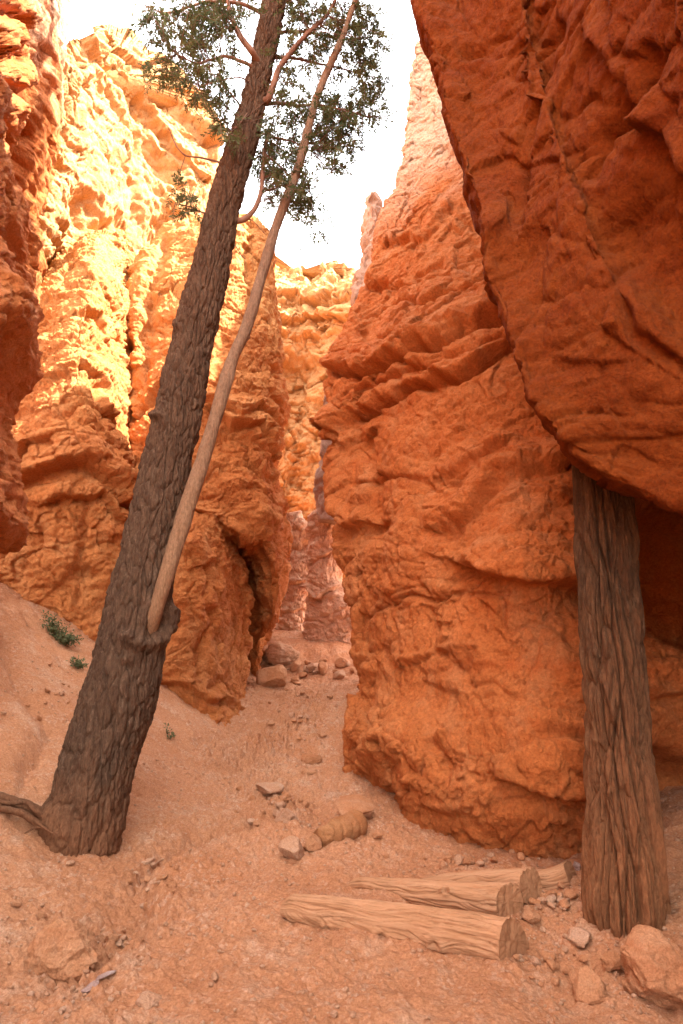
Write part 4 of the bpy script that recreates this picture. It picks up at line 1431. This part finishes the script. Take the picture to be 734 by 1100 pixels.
BR = [
    ([(252, 238, 6.68), (262, 236, 6.66), (273, 225, 6.7), (281, 203, 6.75), (284, 165, 6.8), (290, 140, 6.85)], 0.035, 0.016),
    ([(280, 108, 6.88), (289, 106, 6.8), (298, 78, 6.8), (316, 51, 6.85), (336, 31, 6.9), (352, 14, 7.0), (364, -8, 7.05)], 0.045, 0.016),
    ([(279, 70, 6.85), (270, 55, 6.7), (256, 36, 6.7), (247, 14, 6.75), (242, -20, 6.8)], 0.045, 0.018),
    ([(277, 76, 6.85), (264, 68, 6.75), (244, 61, 6.7), (228, 64, 6.65), (212, 68, 6.6), (190, 58, 6.5)], 0.028, 0.008),
    ([(246, 178, 6.7), (235, 174, 6.6), (218, 170, 6.55), (201, 167, 6.5), (191, 157, 6.5), (180, 136, 6.5)], 0.016, 0.005),
    ([(232, 230, 6.65), (218, 228, 6.5), (205, 222, 6.5), (188, 219, 6.45)], 0.012, 0.005),
    ([(278, 113, 6.9), (295, 111, 7.0), (318, 113, 7.1), (340, 112, 7.2), (368, 118, 7.3), (395, 126, 7.4)], 0.028, 0.007),
    ([(262, 118, 6.8), (252, 106, 6.6), (241, 92, 6.55), (224, 75, 6.5)], 0.014, 0.004),
    ([(270, 90, 6.8), (258, 84, 6.6), (240, 86, 6.5), (215, 92, 6.45)], 0.012, 0.004),
    ([(252, 262, 6.65), (258, 272, 6.6), (263, 277, 6.6)], 0.008, 0.003),
    ([(255, 238, 6.68), (270, 236, 6.7), (280, 246, 6.75), (286, 252, 6.75)], 0.009, 0.003),
    ([(288, 40, 7.0), (310, 34, 7.2), (340, 36, 7.5), (372, 42, 7.7), (398, 40, 7.8)], 0.028, 0.008),
    ([(287, 62, 6.95), (310, 62, 7.2), (345, 68, 7.5), (385, 78, 7.7), (408, 84, 7.8)], 0.026, 0.007),
    ([(276, 140, 6.8), (292, 146, 6.9), (315, 152, 7.0), (335, 162, 7.1)], 0.018, 0.006),
    ([(284, 165, 6.8), (300, 178, 6.9), (318, 196, 7.0), (332, 214, 7.05), (340, 236, 7.05)], 0.014, 0.004),
    ([(292, 20, 7.0), (265, 6, 6.9), (225, 2, 6.8), (180, 14, 6.7), (158, 6, 6.6)], 0.03, 0.008),
    ([(293, 10, 7.0), (320, -5, 7.1), (360, -20, 7.3), (400, -10, 7.5)], 0.03, 0.008),
    ([(270, 110, 6.85), (262, 128, 6.6), (250, 140, 6.5), (240, 146, 6.45)], 0.010, 0.004),
    ([(305, -60, 7.1), (260, -80, 6.9), (200, -70, 6.7), (150, -50, 6.5)], 0.035, 0.01),
    ([(306, -70, 7.1), (350, -90, 7.3), (400, -90, 7.5), (430, -70, 7.7)], 0.035, 0.01),
    ([(320, -170, 7.3), (270, -190, 7.1), (220, -180, 6.9)], 0.03, 0.008),
    ([(320, -170, 7.3), (370, -190, 7.5), (410, -180, 7.7)], 0.03, 0.008),
]
brC = [branch(lt, *b) for b in BR]
for pts in ([(8, 852, 5.75), (-20, 843, 5.6)], ):
    pass
for pts, r0, r1 in [
    ([(62, 884, 5.86), (45, 874, 5.80), (24, 864, 5.75), (0, 855, 5.75), (-30, 846, 5.7)], 0.05, 0.03),
    ([(64, 892, 5.82), (44, 886, 5.72), (24, 874, 5.68), (0, 868, 5.66), (-30, 866, 5.6)], 0.034, 0.022),
    ([(52, 884, 5.78), (40, 872, 5.7), (28, 862, 5.72), (10, 862, 5.7), (-20, 856, 5.65)], 0.022, 0.014),
    ([(58, 896, 5.72), (48, 890, 5.66), (38, 890, 5.62), (26, 896, 5.56)], 0.018, 0.006),
    ([(36, 880, 5.7), (48, 890, 5.62), (60, 897, 5.6)], 0.014, 0.006),
]:
    branch(lt, pts, r0, r1, name='root', mat=M['bark'], n=50, nu=14)

# foliage: flat sprays of short needles on thin twigs
BLOBS = [  # cx, cy, rx, ry, Y, sprigs
    (205, 20, 46, 26, 6.7, 90), (185, 62, 30, 26, 6.6, 55), (228, 45, 34, 40, 6.7, 80), (215, 85, 28, 18, 6.5, 40), (240, 10, 30, 24, 6.8, 60), (160, 12, 16, 16, 6.6, 24),
    (238, 100, 22, 14, 6.6, 22), (240, 128, 12, 14, 6.5, 22), (250, 146, 8, 10, 6.5, 8), (203, 222, 20, 9, 6.45, 13), (194, 206, 9, 12, 6.45, 6),
    (320, 20, 34, 26, 7.1, 80), (370, 22, 36, 28, 7.4, 110), (395, 48, 20, 26, 7.6, 70), (345, 60, 40, 26, 7.4, 70), (395, 84, 20, 16, 7.7, 50), (300, 70, 14, 26, 7.0, 26),
    (380, 120, 36, 18, 7.4, 110), (345, 120, 28, 22, 7.3, 70), (360, 150, 28, 14, 7.3, 62), (350, 178, 16, 10, 7.2, 20), (310, 110, 20, 20, 7.1, 34),
    (290, 170, 14, 26, 6.9, 50), (300, 200, 18, 22, 6.95, 46), (322, 190, 14, 18, 7.0, 30), (328, 222, 14, 14, 7.05, 30), (338, 244, 8, 10, 7.05, 10), (285, 140, 16, 18, 6.9, 34), (318, 150, 18, 18, 7.0, 30),
    (300, -40, 120, 40, 7.1, 240), (310, -110, 110, 50, 7.2, 160), (320, -200, 80, 60, 7.3, 140), (338, -310, 40, 60, 7.5, 90),
]


def foliage():
    r = np.random.RandomState(5)
    allbr = np.concatenate(brC)
    V, Q = [], []
    TV, TQ = [], []
    for cx, cy, rx, ry, Y, n in BLOBS:
        for k in range(int(n * 1.25)):
            a, q = r.uniform(0, 6.283), r.rand() ** 0.6
            px, py = cx + rx * q * math.cos(a), cy + ry * q * math.sin(a)
            c = at(px, py, Y + r.normal() * 0.28)
            nb_ = allbr[np.argmin(((allbr - c) ** 2).sum(1))]
            out = c - nb_
            Lo = np.linalg.norm(out)
            out = out / (Lo + 1e-6) * 0.7 + r.normal(size=3) * 0.55 + np.array([0, 0, -0.25])
            out /= np.linalg.norm(out)
            Lt = r.uniform(0.13, 0.30)
            e = c + out * Lt + np.array([0, 0, -0.02])
            # twig, and for a third of them the stalk back to the branch
            segs = [(c, e, 0.0032)]
            if Lo < 0.7 and r.rand() < 0.55:
                segs.append((nb_, c, 0.005))
            for A, B, rad in segs:
                ax = B - A
                u = np.cross(ax, r.normal(size=3))
                u /= np.linalg.norm(u) + 1e-9
                w = np.cross(ax, u)
                w /= np.linalg.norm(w) + 1e-9
                b = len(TV)
                for P, s in ((A, 1.0), (B, 0.6)):
                    for an in (0, 2.094, 4.189):
                        TV.append(P + (u * math.cos(an) + w * math.sin(an)) * rad * s)
                for i in range(3):
                    TQ.append([b + i, b + (i + 1) % 3, b + 3 + (i + 1) % 3, b + 3 + i])
            pn = np.cross(out, r.normal(size=3))
            pn /= np.linalg.norm(pn)
            sd = np.cross(pn, out)
            nl = r.randint(20, 32)
            for i in range(nl):
                f = i / nl
                p0 = c + (e - c) * (0.08 + 0.92 * f)
                s = 1 if i % 2 else -1
                dr = out * r.uniform(0.4, 0.9) + sd * s * r.uniform(0.5, 1.1) + pn * r.normal() * 0.35
                dr /= np.linalg.norm(dr)
                ll = r.uniform(0.04, 0.08) * (1.1 - 0.5 * f)
                wd = np.cross(dr, pn + r.normal(size=3) * 0.4)
                wd /= np.linalg.norm(wd) + 1e-9
                ww = ll * r.uniform(0.11, 0.18)
                b = len(V)
                V += [p0, p0 + dr * ll * 0.5 + wd * ww, p0 + dr * ll, p0 + dr * ll * 0.5 - wd * ww]
                Q.append([b, b + 1, b + 2, b + 3])
    mesh('foliage', np.array(V), np.array(Q), None, M['needle'], parent=lt, smooth=False)
    mesh('twigs', np.array(TV), np.array(TQ), None, M['twig'], parent=lt, smooth=True)


foliage()

# --- upright furrowed trunk on the right
RT = [(672, 1060, 4.85), (672, 1005, 4.85), (671, 980, 4.85), (672, 935, 4.85), (668, 850, 4.87), (661, 760, 4.9), (653, 650, 4.95), (648, 560, 5.0), (643, 495, 5.02), (632, 380, 5.08), (622, 250, 5.15)]
RTW = [98, 94, 90, 86, 77, 69, 64, 62, 60, 54, 50]
rt = empty('old_tree', on_ground(672, 992))
tag(rt, "thick upright trunk with deep furrows standing under the overhang", "tree")
nR = int(1100 * QUAL)
pR = np.array([at(*q) for q in RT])
CR = spline(pR, even(pR, nR))
RR = radii(RT, RTW, nR, CR)
rt_feats = [([(640, 700), (655, 750), (663, 775)], 0.022, 0.03), ([(640, 795), (651, 830), (655, 850)], 0.022, 0.03), ([(690, 930), (700, 985)], 0.05, 0.03), ([(640, 960), (634, 990)], 0.05, 0.02),
            ([(672, 850), (686, 930), (690, 985)], 0.03, -0.04), ([(655, 900), (660, 960)], 0.03, -0.02)]
tube('trunk', CR, RR, int(420 * QUAL), M['bark2'], parent=rt, fn=bark_fn(11.5, 0.8, 0.080, 21, rt_feats))


# ------------------------------------------------------------------ plants
def plant(px, py, wpx, hpx, n, label, seed, stems=7):
    """low shrub of small leaves on thin stems"""
    r = np.random.RandomState(seed)
    p = on_ground(px, py)
    t = p[1] * CP + (p[2] - 1.6) * SP
    W, H = wpx / 2 / FOC * t, hpx / FOC * t
    root = empty('shrub', p)
    tag(root, label, "plant")
    V, Q, SV, SQ = [], [], [], []
    for k in range(stems):
        a = r.uniform(0, 6.283)
        x, y = W * r.uniform(0.2, 1) * math.cos(a), W * 0.7 * r.uniform(0.2, 1) * math.sin(a)
        tip = np.array([p[0] + x, p[1] + y, gz(p[0] + x, p[1] + y) + H * r.uniform(0.6, 1.1)])
        b0 = p + np.array([x * 0.3, y * 0.3, -0.02])
        b0[2] = gz(b0[0], b0[1]) - 0.01
        ax = tip - b0
        u = np.cross(ax, [0.3, 1, 0.2])
        u /= np.linalg.norm(u)
        w = np.cross(ax, u)
        w /= np.linalg.norm(w)
        b = len(SV)
        for P, s in ((b0, 1.0), (tip, 0.5)):
            for an in (0, 2.094, 4.189):
                SV.append(P + (u * math.cos(an) + w * math.sin(an)) * 0.004 * s)
        for i in range(3):
            SQ.append([b + i, b + (i + 1) % 3, b + 3 + (i + 1) % 3, b + 3 + i])
        for i in range(n // stems):
            f = r.uniform(0.25, 1.0)
            c = b0 + ax * f + r.normal(size=3) * np.array([0.05, 0.05, 0.02]) * min(1, W * 4)
            d = r.normal(size=3) + np.array([0, 0, 0.5])
            d /= np.linalg.norm(d)
            e = np.cross(d, r.normal(size=3))
            e /= np.linalg.norm(e)
            l = r.uniform(0.025, 0.05)
            b2 = len(V)
            V += [c, c + d * l * 0.5 + e * l * 0.22, c + d * l, c + d * l * 0.5 - e * l * 0.22]
            Q.append([b2, b2 + 1, b2 + 2, b2 + 3])
    mesh('leaves', np.array(V), np.array(Q), None, M['leaf'], parent=root, smooth=False)
    mesh('stems', np.array(SV), np.array(SQ), None, M['dry'], parent=root)


plant(66, 690, 48, 18, 1300, "low green shrub at the foot of the buttress, larger of the two on the bank", 3, 14)
plant(84, 718, 24, 10, 240, "small sparse shrub tucked beside the leaning trunk on the bank", 4, 7)
plant(181, 792, 16, 8, 60, "tiny green sprout on the bare bank right of the leaning trunk", 6, 5)
